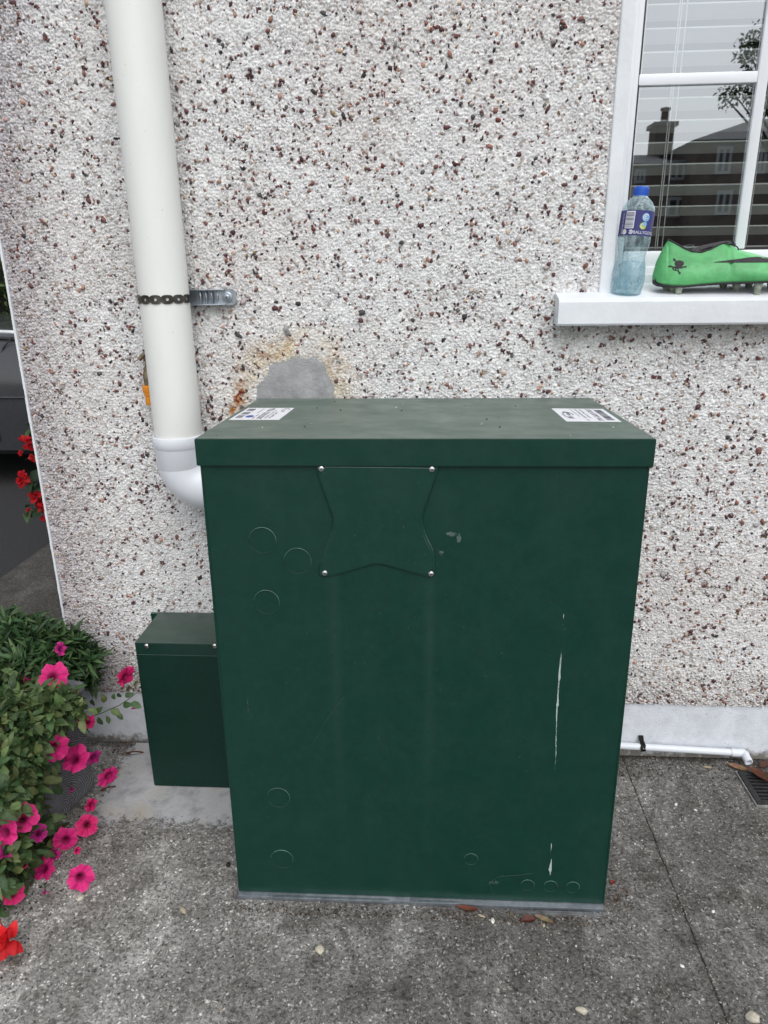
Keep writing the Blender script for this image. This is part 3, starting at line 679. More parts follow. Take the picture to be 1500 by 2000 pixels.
# galvanised base rail
mb = MB(); mb.box((-.003, -.002, .0002), (.352, .46, .0092), .0008); mb.box((.352, -.0035, .0002), (BW-.002, .46, .0088), .0008)
for x0, x1 in ((.07, .17), (.17, .31), (.37, .45)): mb.box((x0, -.0045, .0030), (x1, .002, .0102), .0006)
Lb(mb, 'base_rail', M_galv, smooth=30)
mb = MB(); 
q0 = BI @ U(995, 1772, z=.0); q1 = BI @ U(1182, 1780, z=.0)
mb.box((q0.x, -.0135, .0003), (BW-.003, -.0066, .0022), .0008); mb.box((q0.x+.05, -.0095, .0022), (BW-.03, -.0067, .0044), .001)
Lb(mb, 'seal_strip', simple('rubber_seal', (.12, .125, .13), .8, var=.5, nscale=60, bs=.4, bscale=200), smooth=30)
# stickers on the lid
def lidpt(px, py):
    # meet the sloping lid plane
    n = Vector((0, .0139/.471, 1)).normalized(); n_w = BM.to_3x3() @ n; p0 = BM @ Vector((0, 0, ZT)); d = ray(px, py)
    return BI @ (CAM+d*((p0-CAM).dot(n_w)/d.dot(n_w)))
def lidz(x, y): return ZT-.0139*y/.471
def sticker(c4, rows, name, lab):
    A, B, C_, D = [lidpt(*c) for c in c4]     # front-left, front-right, back-right, back-left
    def q(u, v, up): p = (A*(1-u)+B*u)*(1-v)+(D*(1-u)+C_*u)*v; return (p.x, p.y, lidz(p.x, p.y)+up)
    mb = MB(); n = 6
    vs = [q(0, 0, .0004), q(1, 0, .0004), q(1, 1, .0004), q(0, 1, .0004), q(0, 0, -.0005), q(1, 0, -.0005), q(1, 1, -.0005), q(0, 1, -.0005)]
    mb.add(vs, [[0, 1, 2, 3], [0, 4, 5, 1], [1, 5, 6, 2], [2, 6, 7, 3], [3, 7, 4, 0]]); s_ = Lb(mb, name, M_paper); s_['label'] = lab
    ink = MB(); blu = MB()
    def rect(m, u0, v0, u1, v1): m.add([q(u0, v0, .0009), q(u1, v0, .0009), q(u1, v1, .0009), q(u0, v1, .0009)], [[0, 1, 2, 3]])
    rr = random.Random(len(rows)+5)
    for kind, u0, v0, u1, v1 in rows:
        if kind == 'bar':          # barcode: bars stacked along v
            v = v0
            while v < v1: h = rr.choice((.008, .014, .02)); rect(ink, u0, v, u1, min(v1, v+h)); v += h+rr.choice((.010, .016))
        elif kind == 'text':       # tiny illegible lettering running along v
            v = v0
            while v < v1:
                h = rr.uniform(.018, .03); k = rr.random(); w0 = u0+(u1-u0)*rr.uniform(0, .15)
                if k < .85: rect(ink, w0, v, u1, v+h*.35); rect(ink, w0 if k < .4 else w0+(u1-w0)*.6, v+h*.35, w0+(u1-w0)*.3 if k < .4 else u1, v+h)
                v += h+.013
        elif kind == 'blue': 
            pts = [q((u0+u1)/2+(u1-u0)/2*math.cos(a), (v0+v1)/2+(v1-v0)/2*math.sin(a), .0009) for a in [2*math.pi*i/20 for i in range(20)]]; blu.add(pts, [list(range(20))])
        elif kind == 'oval':
            a_ = [2*math.pi*i/28 for i in range(28)]; cu, cv = (u0+u1)/2, (v0+v1)/2; hu, hv = (u1-u0)/2, (v1-v0)/2
            vs = [q(cu+hu*f*math.cos(a), cv+hv*f*math.sin(a), .0009) for f in (1, .86) for a in a_]
            ink.add(vs, [[i, (i+1) % 28, 28+(i+1) % 28, 28+i] for i in range(22)])
    ink.build('printing', M_print, s_, world=False)
    if blu.v: blu.build('blue_mark', M_blue_ink, s_, world=False)
sticker([(447, 820), (545, 820), (575, 797), (485, 797)], [('bar', .06, .14, .20, .36), ('bar', .06, .42, .22, .60), ('bar', .06, .70, .22, .90), ('blue', .24, .16, .40, .34), ('text', .42, .08, .46, .40), ('text', .5, .06, .62, .92), ('text', .66, .1, .70, .75), ('text', .74, .12, .79, .62), ('oval', .80, .64, .95, .94), ('text', .84, .7, .88, .88), ('text', .36, .5, .39, .9)], 'sticker', 'white sticker with barcodes and a blue oval, left end of the lid')
sticker([(1106, 823), (1214, 824), (1177, 799), (1077, 798)], [('bar', .78, .1, .92, .9), ('text', .62, .06, .72, .94), ('text', .50, .25, .54, .9), ('text', .41, .06, .45, .92), ('text', .33, .3, .36, .9), ('oval', .08, .2, .28, .70), ('text', .14, .2, .22, .72)], 'sticker', 'white sticker with rows of small print, right end of the lid')
# grit on the lid
r2 = np.random.default_rng(21); n = 26; xs_ = r2.uniform(.03, BW-.03, n); ys_ = r2.uniform(.02, .45, n); cc = np.where(r2.random((n, 1)) < .5, np.array([[.6, .6, .55]]), np.array([[.06, .05, .04]]))
v, f, c = stones(np.c_[xs_, ys_, [lidz(a, b)+.0008 for a, b in zip(xs_, ys_)]], r2.uniform(.0009, .0022, n), cc, r2, 2)
mb = MB(); mb.add(v.tolist(), f.tolist()); mb.c = [tuple(x) for x in c]; mb.build('lid_grit', M_stone, boil, world=False, colors=True)['kind'] = 'stuff'

# ------------------------------------------------------------------ small cover beside it
sx0, sx1, sy0, sy1 = -.2965, -.088, -.180, -.022
szt = U(258, 1255, y=sy0).z; szb = .006
small = empty('pipe_cover_box', ((sx0+sx1)/2, sy0, 0), label='small green metal cover box between the planter and the boiler casing', cat='cover')
mb = MB(); mb.box((sx0, sy0, szb), (sx1, sy1, szt), .0015, 2); c_ = mb.build('cover', green('green_cover', .3, base=(.0032, .0275, .0190)), small, smooth=40)
mb = MB(); mb.box((sx0-.022, -.0215, .02), (sx1+.02, -.0135, szt-.004), .001); mb.build('back_plate', M_green_plate, small)
mb = MB(); mb.box((sx0+.004, sy0-.0016, szb+.001), (sx1-.004, sy0-.0001, szt-.030), .0008); mb.build('front_sheet', c_.data.materials[0], small)
for px in (287, 420):
    p = U(px, 1261.5, y=sy0-.002); screw(p, .0062, small, local=False)
mb = MB(); q = U(372, 1268, y=sy0-.002)
# ------------------------------------------------------------------ soil pipe
pcx, pcy, pr_ = -.1795, -.070, .0522
ztop = 3.2
dp = empty('downpipe', (pcx, pcy, .70), label='wide cream plastic pipe running down the wall into the boiler casing', cat='pipe')
mb = MB(); mb.lathe([(pr_, .860), (pr_, 1.5), (pr_, ztop)], Matrix.Translation((pcx, pcy, 0)), 64); mb.build('pipe', M_pipe, dp, smooth=60)
mb = MB(); Mx = Matrix.Translation((pcx-.0005, pcy, 0))
mb.lathe([(pr_+.0005, .8765), (pr_+.0045, .876), (pr_+.0058, .871), (pr_+.0058, .8545), (pr_+.0035, .851), (pr_+.0025, .848), (pr_+.0025, .806), (pr_, .802)], Mx, 64, caps=False); mb.build('socket', M_elbow, dp, smooth=50)
R_b = .062; pts = [(pcx, pcy, .85), (pcx, pcy, .815)]
zc = .815
for i in range(0, 13):
    a = math.pi/2*i/12; pts.append((pcx+R_b*(1-math.cos(a)), pcy, zc-R_b*math.sin(a)))
pts += [(pcx+R_b+.03, pcy, zc-R_b), (.010, pcy, zc-R_b)]
MB().tube(pts, .0535, 56).build('elbow', M_elbow, dp, smooth=60)
# strap and bracket
sz_ = U(320, 585, y=pcy-pr_).z
br = empty('pipe_bracket', (-.04, -.01, sz_), label='perforated metal strap and galvanised bracket holding the cream pipe', cat='bracket')
mb = MB(); nl = 14; Rr = pr_+.0012
def onp(a, h, rr): return (pcx+rr*math.sin(a), pcy-rr*math.cos(a), sz_+h)
for L in range(nl):
    a0 = 2*math.pi*L/nl-math.pi/2*0; aw = math.pi/nl; m_ = 20; vs = []
    for k in range(m_):
        th = 2*math.pi*k/m_; ct, st = math.cos(th), math.sin(th)
        # outer edge: scalloped link
        q_ = max(abs(ct), abs(st)); ux, uz = ct/q_, st/q_
        hh = .0088 if abs(ux) < .99 else .0088*abs(uz)
        half = aw*Rr; ox = ux*half; oh = uz*(.0090-.0026*(abs(ux))**2.2)
        for rr in (Rr, Rr+.0012): vs.append(onp(a0+ox/Rr, oh, rr))
        for rr in (Rr, Rr+.0012): vs.append(onp(a0+.0031*ct/Rr, .0031*st, rr))
    fs = []
    for k in range(m_):
        a, b = 4*k, 4*((k+1) % m_); fs += [[a+1, b+1, b+3, a+3], [a, a+2, b+2, b], [a+2, a+3, b+3, b+2], [a, b, b+1, a+1]]
    mb.add(vs, fs)
mb.build('strap', M_strap, br)
mb = MB(); x0, x1 = pcx+.035, -.047
zA, zB = sz_-.0165, sz_+.0175
mb.box((x0, -.032, zB-.003), (x1-.014, -.010, zB), .0008); mb.box((x0, -.032, zA), (x1-.014, -.010, zA+.003), .0008); mb.box((x0, -.0135, zA+.003), (x1-.014, -.0105, zB-.003))
pts = [(x1-.035, zA), (x1+.002, zA), (x1+.008, zA+.004)]+[(x1+.009, zA+.01), (x1+.009, zB-.01), (x1+.006, zB-.003), (x1, zB), (x1-.035, zB)]
mb.prism(pts, .004, lambda p: (p[0], -.022+p[2], p[1])); 
for k in range(4):   # ribs between the slots
    cx_ = pcx+.062+k*.0125; mb.tube([(cx_, -.020, zA+.005), (cx_+.002, -.0235, sz_), (cx_, -.020, zB-.005)], .0026, 8)
mb.build('arm', M_galv, br, smooth=40)
mb = MB(); Mx = Matrix.Translation((x1-.010, -.022, sz_)) @ Matrix.Rotation(rad(90), 4, 'X'); mb.lathe([(.0115, 0), (.0115, .0016), (.0105, .0022), (.0062, .0022), (.0060, .0065), (.004, .0075)], Mx, 24); mb.build('bolt', M_galv, br, smooth=40)
mb = MB()
for a in (0, 90): mb.box((-.003, -.0003, -.0006), (.003, .0003, .0006), M=Matrix.Translation((x1-.010, -.0298, sz_)) @ Matrix.Rotation(rad(a+20), 4, 'Y'))
mb.build('slot', M_black, br)
# ------------------------------------------------------------------ garden tap behind the pipe
tz = U(290, 700, y=-.06)
tx = -.2405
tap = empty('garden_tap', (tx, 0, tz.z), label='old brass garden tap with an orange hose connector, half hidden behind the cream pipe', cat='tap')
a_, b_, c2, d_ = (U(290, y_, y=-.055).z for y_ in (692, 722, 752, 790))
mb = MB(); mb.tube([(tx, -.004, b_+.004), (tx, -.03, b_+.004), (tx, -.05, b_), (tx-.002, -.056, b_-.012), (tx-.002, -.057, c2)], [.009, .009, .0095, .009, .0075], 14); mb.tube([(tx, -.046, b_), (tx, -.046, a_-.004)], [.008, .0055], 12); mb.build('tap_body', M_brass, tap, smooth=50)
hl = U(271, 703, y=-.055); hr = U(292, 688, y=-.046)
mb = MB(); mb.tube([(tx+.012, -.046, hr.z+.006), (tx, -.048, hr.z+.001), (hl.x, -.055, hl.z)], [.0035, .0045, .0048], 10); mb.build('tap_handle', M_brass, tap, smooth=50)
mb = MB(); Mx = Matrix.Translation((tx-.002, -.057, d_)); H_ = c2-d_; mb.lathe([(.0075, 0), (.0085, .002), (.0085, H_*.45), (.0105, H_*.5), (.0105, H_*.62), (.0125, H_*.68), (.0125, H_*.97), (.010, H_)], Mx, 18); mb.build('hose_connector', M_orange, tap, smooth=40)

# ------------------------------------------------------------------ waste pipe, clip and drain
wa = U(1216, 1456.5, y=-.022); wb = U(1432, 1469.5, y=-.022); we = U(1464, 1494, y=-.055)
wp = empty('waste_pipe', (wb.x, -.022, wb.z), label='thin white plastic waste pipe along the foot of the wall', cat='pipe')
MB().tube([(.70, -.022, wa.z+.004), (wa.x, -.022, wa.z), (wb.x, -.022, wb.z)], .0088, 20).build('pipe', M_waste, wp, smooth=50)
mb = MB(); a = Vector((wb.x-.006, -.022, wb.z)); b = Vector((wb.x+.026, -.0225, wb.z-.001)); e = Vector((we.x, -.050, we.z+.004)); r_l = .0105
pts = [a, a.lerp(b, .6), b, b.lerp(e, .12)+Vector((.002, 0, 0)), b.lerp(e, .4), e]
mb.tube(pts, r_l, 20, cap=False); dr = (e-b).normalized(); n_ = 20
mb.build('elbow', M_waste, wp, smooth=50)
mb = MB(); t_ = dr; a1 = t_.orthogonal().normalized(); b1 = t_.cross(a1); vs = []
for rr, off in ((r_l, 0), (.0078, .0003), (.0078, -.02)):
    for k in range(20): th = 2*math.pi*k/20; vs.append(e+t_*off+(a1*math.cos(th)+b1*math.sin(th))*rr)
mb.add(vs, [[j*20+k, j*20+(k+1) % 20, (j+1)*20+(k+1) % 20, (j+1)*20+k] for j in range(2) for k in range(20)]); mb.build('bore', M_waste, wp)
ck = U(1257, 1452, y=-.03)
clip = empty('pipe_clip', (ck.x, -.02, ck.z), label='black pipe clip screwed round the thin white waste pipe', cat='clip')
mb = MB(); zc_ = wa.z+(wb.z-wa.z)*(ck.x-wa.x)/(wb.x-wa.x); ang = [rad(a) for a in range(-60, 210, 15)]; vs = []
path = [(-.022-.0102*math.cos(a), zc_+.0102*math.sin(a)) for a in [rad(x) for x in range(-50, 100, 15)]]+[(-.012, zc_+.014), (-.006, zc_+.024)]
vs = [(ck.x+dx+.0012*math.sin(i), y+dy, zz_) for i, (y, zz_) in enumerate(path) for dx in (-.0062, .0062) for dy in (0, -.002)]
fs = []
for i in range(len(path)-1):
    a = 4*i; b = a+4; fs += [[a, a+2, b+2, b], [a+1, b+1, b+3, a+3], [a, b, b+1, a+1], [a+2, a+3, b+3, b+2]]
fs += [[0, 1, 3, 2], [4*len(path)-4, 4*len(path)-2, 4*len(path)-1, 4*len(path)-3]]
mb.add(vs, fs); mb.build('clip_band', simple('clip_black', (.006, .006, .007), .6, bs=0, spec=.2), clip)
MB().lathe([(.0022, 0), (.002, .001), (.001, .0014)], Matrix.Translation((ck.x+.0005, -.0335, zc_+.003)) @ Matrix.Rotation(rad(90), 4, 'X'), 12).build('screw', M_steel, clip)
g0 = U(1440, 1512, z=0); g1 = U(1474, 1577, z=0)
dr_ = empty('drain_grate', (g0.x, g1.y, 0), rad(2), label='black plastic drain grate in the paving by the waste pipe', cat='drain grate')
mb = MB(); X0, X1, Y0, Y1 = g0.x-.004, g0.x+.150, g1.y, g0.y+.006
mb.box((X0, Y0, -.01), (X1, Y0+.004, .0055), .001); mb.box((X0, Y1-.004, -.01), (X1, Y1, .0055), .001); mb.box((X0, Y0+.004, -.01), (X0+.004, Y1-.004, .0055), .001); mb.box((X1-.004, Y0+.004, -.01), (X1, Y1-.004, .0055), .001)
mb.build('rim', simple('grey_rim', (.22, .22, .21), .8, var=.4, nscale=80), dr_)
mb = MB(); mb.box((X0+.004, Y0+.004, .0045), (X1-.004, Y0+.018, .0085), .001); mb.box((X0+.004, Y1-.018, .0045), (X1-.004, Y1-.004, .0085), .001); mb.box((X0+.004, Y0+.018, .0045), (X0+.018, Y1-.018, .0085), .001); mb.box((X1-.018, Y0+.018, .0045), (X1-.004, Y1-.018, .0085), .001)
nb = 7
for k in range(nb):
    y_ = Y0+.018+(Y1-Y0-.036)*(k+.5)/nb; mb.box((X0+.018, y_-.0024, .0046), (X1-.018, y_+.0024, .0086), .0008)
mb.box(((X0+X1)/2-.003, Y0+.018, .0044), ((X0+X1)/2+.003, Y1-.018, .0084), .0008)
mb.build('grating', simple('black_grate', (.022, .022, .023), .55, var=.4, nscale=90), dr_, smooth=30)
mb = MB(); mb.box((X0+.005, Y0+.005, .001), (X1-.005, Y1-.005, .004)); mb.build('sump', simple('drain_dark', (.004, .004, .004), .9, bs=0), dr_)

# ------------------------------------------------------------------ bottle
def M_():
    m, t, b, o = mat('bottle_plastic'); co = coords(t)
    tr = N(t, 'ShaderNodeBsdfTransparent'); tr.inputs[0].default_value = (.86, .93, .95, 1)
    b.inputs['Base Color'].default_value = (.55, .70, .74, 1); b.inputs['Roughness'].default_value = .08; b.inputs['Specular IOR Level'].default_value = .7
    h = noise(t, coords(t, (1, 1, .6)), 34, 3, .5, 1.2); bump(t, b, h, .6, .006)
    lw = N(t, 'ShaderNodeLayerWeight'); lw.inputs[0].default_value = .35
    d = ramp(t, noise(t, coords(t, (1, 1, .5)), 36, 4, .6, 2), [(.45, .10), (.62, .42)])
    f = math_(t, 'ADD', d, math_(t, 'MULTIPLY', lw.outputs['Facing'], .45))
    mx = N(t, 'ShaderNodeMixShader'); t.links.new(f, mx.inputs[0]); t.links.new(tr.outputs[0], mx.inputs[1]); t.links.new(b.outputs[0], mx.inputs[2]); t.links.new(mx.outputs[0], o.inputs[0]); return m
M_pet = M_()
def M_():
    m, t, b, o = mat('bottle_water'); tr = N(t, 'ShaderNodeBsdfTransparent'); tr.inputs[0].default_value = (.66, .80, .84, 1)
    b.inputs['Roughness'].default_value = .15
    c = ramp(t, noise(t, coords(t, (1, 1, 1.6)), 16, 3, .5, 2.2), [(.36, (.14, .34, .50)), (.45, (.46, .62, .68)), (.62, (.58, .70, .74))]); t.links.new(c, b.inputs['Base Color'])
    mx = N(t, 'ShaderNodeMixShader'); f = ramp(t, noise(t, coords(t, (1, 1, 1.2)), 18, 3, .5, 2.5), [(.40, .10), (.6, .42)]); t.links.new(f, mx.inputs[0]); t.links.new(tr.outputs[0], mx.inputs[1]); t.links.new(b.outputs[0], mx.inputs[2]); t.links.new(mx.outputs[0], o.inputs[0]); return m
M_water = M_()
b0 = U(1221, 576, y=-.012); by = -.016; bzs = 1.159+(by+.058)*.235
topc = U(1256, 362, y=by)
hgt = topc.z-bzs; lean = math.atan2(topc.x-b0.x, hgt)
bot = empty('water_bottle', (b0.x, by, bzs-.002), label='clear plastic water bottle with a blue cap and navy label on the sill', cat='bottle', rot=Euler((rad(-2), lean, 0)))
k_ = hgt/.220
prof = [(.020, .002), (.0265, 0), (.0288, .006), (.0305, .022), (.0312, .040), (.0298, .055), (.0272, .068), (.0256, .080), (.0258, .090), (.0282, .100), (.0298, .108), (.0300, .118), (.0296, .122), (.0296, .168), (.0300, .171), (.0285, .181), (.0240, .191), (.0175, .199), (.0140, .203), (.0135, .209)]
prof = [(r*k_*(1.15 if z_ < .18 else 1.15-.12*(z_-.18)/.03), z_*k_*.995) for r, z_ in prof]
def lat(prof, n=40, rough=0):
    mb = MB(); P = []
    # resample smoothly
    for i in range(len(prof)-1):
        for s_ in range(3): P.append(tuple(prof[i][j]*(1-s_/3)+prof[i+1][j]*s_/3 for j in (0, 1)))
    P.append(prof[-1]); mb.lathe(P, None, n)
    if rough:
        mb.v = [tuple(c*(1+rough*(mnoise.noise(Vector(v)*45)) if j < 2 else 1) for j, c in enumerate(v)) for v in mb.v]
    return mb
lat(prof, 48, .035).build('body', M_pet, bot, smooth='all', world=False)
wpf = [(r-.0012, z_+.001) for r, z_ in prof if z_ < .076*k_]; lat(wpf, 40, .05).build('water', M_water, bot, smooth='all', world=False)
MB().lathe([(r*k_, z_*k_) for r, z_ in [(.0152, .2015), (.0155, .203), (.0155, .2165), (.0150, .2195), (.0138, .2205)]], None, 40).build('cap', simple('blue_cap', (.015, .10, .52), .35, var=.08, bs=0), bot, smooth=35, world=False)
cp = MB()
for k in range(40):
    a = 2*math.pi*k/40; cp.box((-.0004, -.0159*k_, .204*k_), (.0004, -.0150*k_, .2155*k_), M=Matrix.Rotation(a, 4, 'Z'))
cp.build('cap_ribs', simple('blue_cap_rib', (.012, .085, .46), .4, bs=0), bot, world=False)
LR = .0309*1.13*k_; lz0, lz1 = .1205*k_, .1705*k_
n_ = 48
lb = MB(); lb.lathe([(LR, lz0), (LR, (lz0+lz1)/2), (LR, lz1)], None, 64, caps=False); label = lb.build('label', simple('navy_label', (.035, .035, .17), .4, var=.2, nscale=60, bs=0), bot, smooth='all', world=False)
def text_mesh(s, size):
    cu = bpy.data.curves.new('t', 'FONT'); cu.body = s; cu.size = size; cu.align_x = 'LEFT'
    o = bpy.data.objects.new('t', cu); col.objects.link(o); dg = bpy.context.evaluated_depsgraph_get(); me = bpy.data.meshes.new_from_object(o.evaluated_get(dg))
    V = [v.co.copy() for v in me.vertices]; F = [list(p.vertices) for p in me.polygons]; bpy.data.objects.remove(o); bpy.data.curves.remove(cu); return V, F
front = math.atan2(CAM.y-by, CAM.x-b0.x)      # direction from the bottle to the street side
def onlab(u, v, up=.0004): a = front+u/LR; return ((LR+up)*math.cos(a), (LR+up)*math.sin(a), lz0+v)
def lab_mesh(V, F, ox, oz, name, m, sx=1): MB().add([onlab(ox+v.x*sx, oz+v.y) for v in V], F).build(name, m, label, world=False)
M_white = simple('white_ink', (.72, .74, .8), .5, bs=0)
H = lz1-lz0
V, F = text_mesh('BALLYGOWAN', .0088*k_); lab_mesh(V, F, -.0045, H*.06, 'lettering', M_white)
def rect_l(mb, u0, v0, u1, v1, up=.0004):
    n = 6; vs = []
    for i in range(n+1):
        u = u0+(u1-u0)*i/n; vs += [onlab(u, v0, up), onlab(u, v1, up)]
    mb.add(vs, [[2*i, 2*i+2, 2*i+3, 2*i+1] for i in range(n)])
bc = MB(); rect_l(bc, -.0235, H*.27, -.0045, H*.96); bc.build('barcode_panel', M_white, label, world=False)
bc = MB(); v_ = H*.31; rr = random.Random(2)
while v_ < H*.92: h = rr.choice((.0005, .0009, .0014)); rect_l(bc, -.0225, v_, -.006, v_+h, .0007); v_ += h+rr.choice((.0007, .0012, .0016))
bc.build('barcode', M_print, label, world=False)
def disc_l(cu, cv, r0, r1, name, m, up=.0005, a0=0, a1=360):
    mb = MB(); n = 24; vs = []
    for i in range(n+1):
        a = rad(a0+(a1-a0)*i/n); vs += [onlab(cu+r0*math.cos(a), cv+r0*math.sin(a), up), onlab(cu+r1*math.cos(a), cv+r1*math.sin(a), up)]
    mb.add(vs, [[2*i, 2*i+1, 2*i+3, 2*i+2] for i in range(n)]); mb.build(name, m, label, world=False)
M_sky = simple('pale_blue_ink', (.20, .42, .68), .5, bs=0); M_lime = simple('lime_ink', (.45, .55, .06), .5, bs=0); M_wh2 = M_white
disc_l(.0175, H*.73, .0003, .0080, 'emblem', M_sky); disc_l(.0175, H*.73, .0050, .0064, 'emblem_ring', M_white, .0008, 30, 250); disc_l(.0172, H*.73, .0018, .0032, 'emblem_ring', M_white, .0008, 60, 330)
disc_l(.0135, H*.38, .0003, .0066, 'emblem', M_lime); disc_l(.0165, H*.46, .0003, .0045, 'emblem', M_sky, .0007); disc_l(.0125, H*.38, .003, .0042, 'emblem_ring', M_white, .0008, 60, 300)
disc_l(-.0225, H*.13, .0003, .0048, 'recycling_mark', M_white); disc_l(-.0225, H*.13, .0016, .0028, 'recycling_mark', M_lime, .0008, 0, 300)
disc_l(-.0090, H*.13, .0024, .0042, 'round_logo', M_white, .0005, 200, 520); disc_l(-.0090, H*.13, .0003, .0016, 'round_logo', M_white, .0006)
st = MB()
for k in range(16): rect_l(st, -.0315, H*(.06+.055*k), -.0268+rr.uniform(-.002, 0), H*(.06+.055*k)+.0006)
st.build('small_print', M_white, label, world=False)

# ------------------------------------------------------------------ football boot
ZS = .90
def bz(px, py):  # zoom-picture coordinates of the boot to its own side plane (mm-accurate)
    return ((px-515)*.000275, (1052-py)*.000275*ZS)
p_h = U(1150+515/4.286, 330+1052/4.286, y=-.008)
boot_y = -.012; boot_z = 1.159+(boot_y-.02+.058)*.235
bt = empty('football_boot', (p_h.x, boot_y, boot_z), rad(1), label='bright green football boot with black trim standing on the window sill', cat='boot')
def interp(t, tab):
    for (a, b), (c, d) in zip(tab, tab[1:]):
        if t <= c: u = (t-a)/(c-a); u = max(0, u); return b+(d-b)*u
    return tab[-1][1]
Lf = .292
TOP = [bz(*p) for p in ((515, 880), (535, 770), (565, 690), (600, 612), (640, 640), (700, 680), (760, 709), (830, 716), (900, 692), (960, 658), (1010, 641), (1060, 652), (1110, 690), (1180, 712), (1250, 732), (1350, 762), (1450, 795))]+[(.271, .059), (.282, .049), (.289, .038), (.292, .027)]
BOT = [bz(*p) for p in ((515, 900), (530, 958), (570, 978), (640, 988), (720, 990), (850, 978), (1000, 968), (1150, 964), (1300, 960), (1420, 952))]+[(.262, .0260), (.280, .028), (.292, .027)]
BOT[0] = (0, .038)
TOP[0] = (0, .040)
HW = [(0, .004), (.004, .013), (.012, .021), (.03, .028), (.06, .031), (.10, .033), (.14, .037), (.18, .043), (.22, .045), (.25, .042), (.27, .034), (.284, .020), (.292, .003)]
OPEN0, OPEN1 = bz(600, 0)[0], bz(1050, 0)[0]
def openw(x):
    if x <= OPEN0 or x >= OPEN1: return 0
    u = (x-OPEN0)/(OPEN1-OPEN0); return .021*math.sin(math.pi*u)**.45
def section(x, n=16, inset=0):
    zb, zt, hw = interp(x, BOT), interp(x, TOP), max(.001, interp(x, HW)-inset); ow = openw(x)
    ow = max(0, ow-inset*.3); half = []
    for i in range(n+1):
        t = i/n
        # from the bottom centre out to the side and up to the top edge
        if t < .25: u = t/.25; yy = hw*.86*u; zz_ = zb+.0005
        else:
            u = (t-.25)/.75; zz_ = zb+(zt-zb)*u
            bul = math.sin(math.pi*min(1, .12+u*.62))**.7
            top = ow if ow > 0 else 0
            side = hw*(.86+.14*math.sin(math.pi*min(1, u*1.6)))
            if ow > 0: yy = side*(1-u**1.7)+top*u**1.7
            else: yy = side*math.sqrt(max(0, 1-u**2.6))
        half.append((yy, zz_))
    return half
xs_b = sorted(set([0, .002, .005, .009, .014, .019]+[.0234+.0001]+[i*Lf/60 for i in range(2, 59)]+[.288, .2905, Lf]))
def shell(inset, zoff=0):
    mb = MB(); n = 16; vs = []
    for x in xs_b:
        h = section(x, n, inset)
        vs += [(x, -y, z_+zoff) for y, z_ in h] + [(x, y, z_+zoff) for y, z_ in h]
    fs = []; m_ = 2*(n+1)
    for i in range(len(xs_b)-1):
        for s_ in (0, n+1):
            for k in range(n): a = i*m_+s_+k; fs.append([a, a+1, a+m_+1, a+m_] if s_ == 0 else [a, a+m_, a+m_+1, a+1])
    mb.add(vs, fs); return mb
def M_():
    m, t, b, o = mat('boot_green'); co = coords(t)
    c = ramp(t, noise(t, co, 22, 6, .65), [(.30, (.075, .31, .11)), (.52, (.115, .46, .165)), (.75, (.16, .55, .21))])
    dirt = ramp(t, noise(t, coords(t, (1, 1, 1.6)), 42, 7, .8), [(.55, 0), (.75, .55)]); c = mix(t, dirt, c, (.09, .20, .07))
    b.inputs['Roughness'].default_value = .48; t.links.new(c, b.inputs['Base Color'])
    bump(t, b, noise(t, co, 45, 5, .6, .8), .35, .003); return m
M_boot = M_()
up = shell(0); o = up.build('upper', M_boot, bt, smooth='all', world=False)
bmx = bmesh.new(); bmx.from_mesh(o.data); bmesh.ops.remove_doubles(bmx, verts=bmx.verts, dist=.00008); bmesh.ops.recalc_face_normals(bmx, faces=bmx.faces); bmx.to_mesh(o.data); bmx.free()
M_lin = simple('boot_lining', (.022, .018, .022), .7, var=.4, nscale=80)
li = MB(); n = 10; vs = []; xo = [x for x in xs_b if OPEN0 <= x <= OPEN1]
for x in xo:
    h = section(x, 16, .0018)[6:]
    vs += [(x, -y, z_) for y, z_ in h]+[(x, y, z_) for y, z_ in reversed(h)]
m_ = len(vs)//len(xo); li.add(vs, [[i*m_+k, (i+1)*m_+k, (i+1)*m_+k+1, i*m_+k+1] for i in range(len(xo)-1) for k in range(m_-1)])
li.build('lining', M_lin, bt, smooth='all', world=False)
rimp = [(x, -openw(x)-.0002, interp(x, TOP)) for x in xo]; rimq = [(x, openw(x)+.0002, interp(x, TOP)) for x in reversed(xo)]
cr = MB(); cr.tube(rimp, .0017, 8); cr.tube(rimq, .0017, 8); cr.build('collar_trim', M_lin, bt, smooth='all', world=False)
# tongue bulging up inside, with the knot of the laces
tg = MB(); ts = [bz(*p) for p in ((780, 700), (860, 672), (940, 655), (1000, 642), (1060, 640))]; vs = []
for x, z_ in ts:
    for k in range(7): a = (k/6-.5); vs.append((x, a*.030, z_+.003-abs(a)*.012))
tg.add(vs, [[i*7+k, i*7+k+1, (i+1)*7+k+1, (i+1)*7+k] for i in range(4) for k in range(6)]); tg.build('tongue', M_lin, bt, smooth='all', world=False)
lc = MB(); x_, z_ = bz(1075, 655)
for dx, dz_, r_ in ((0, .003, .0042), (.004, -.001, .003), (-.004, .001, .003)): lc.add(*(lambda v, f, c: (v.tolist(), f.tolist()))(*stones(np.array([[x_+dx, -.004, z_+dz_]]), np.array([r_+.001]), np.ones((1, 3)), rng)))
lc.tube([(x_, -.004, z_), (x_+.008, -.010, z_-.006), (x_+.013, -.006, z_-.011)], .0013, 6); lc.tube([(x_, 0, z_+.002), (x_-.012, .004, z_+.004)], .0013, 6)
lc.build('laces', M_lin, bt, world=False)
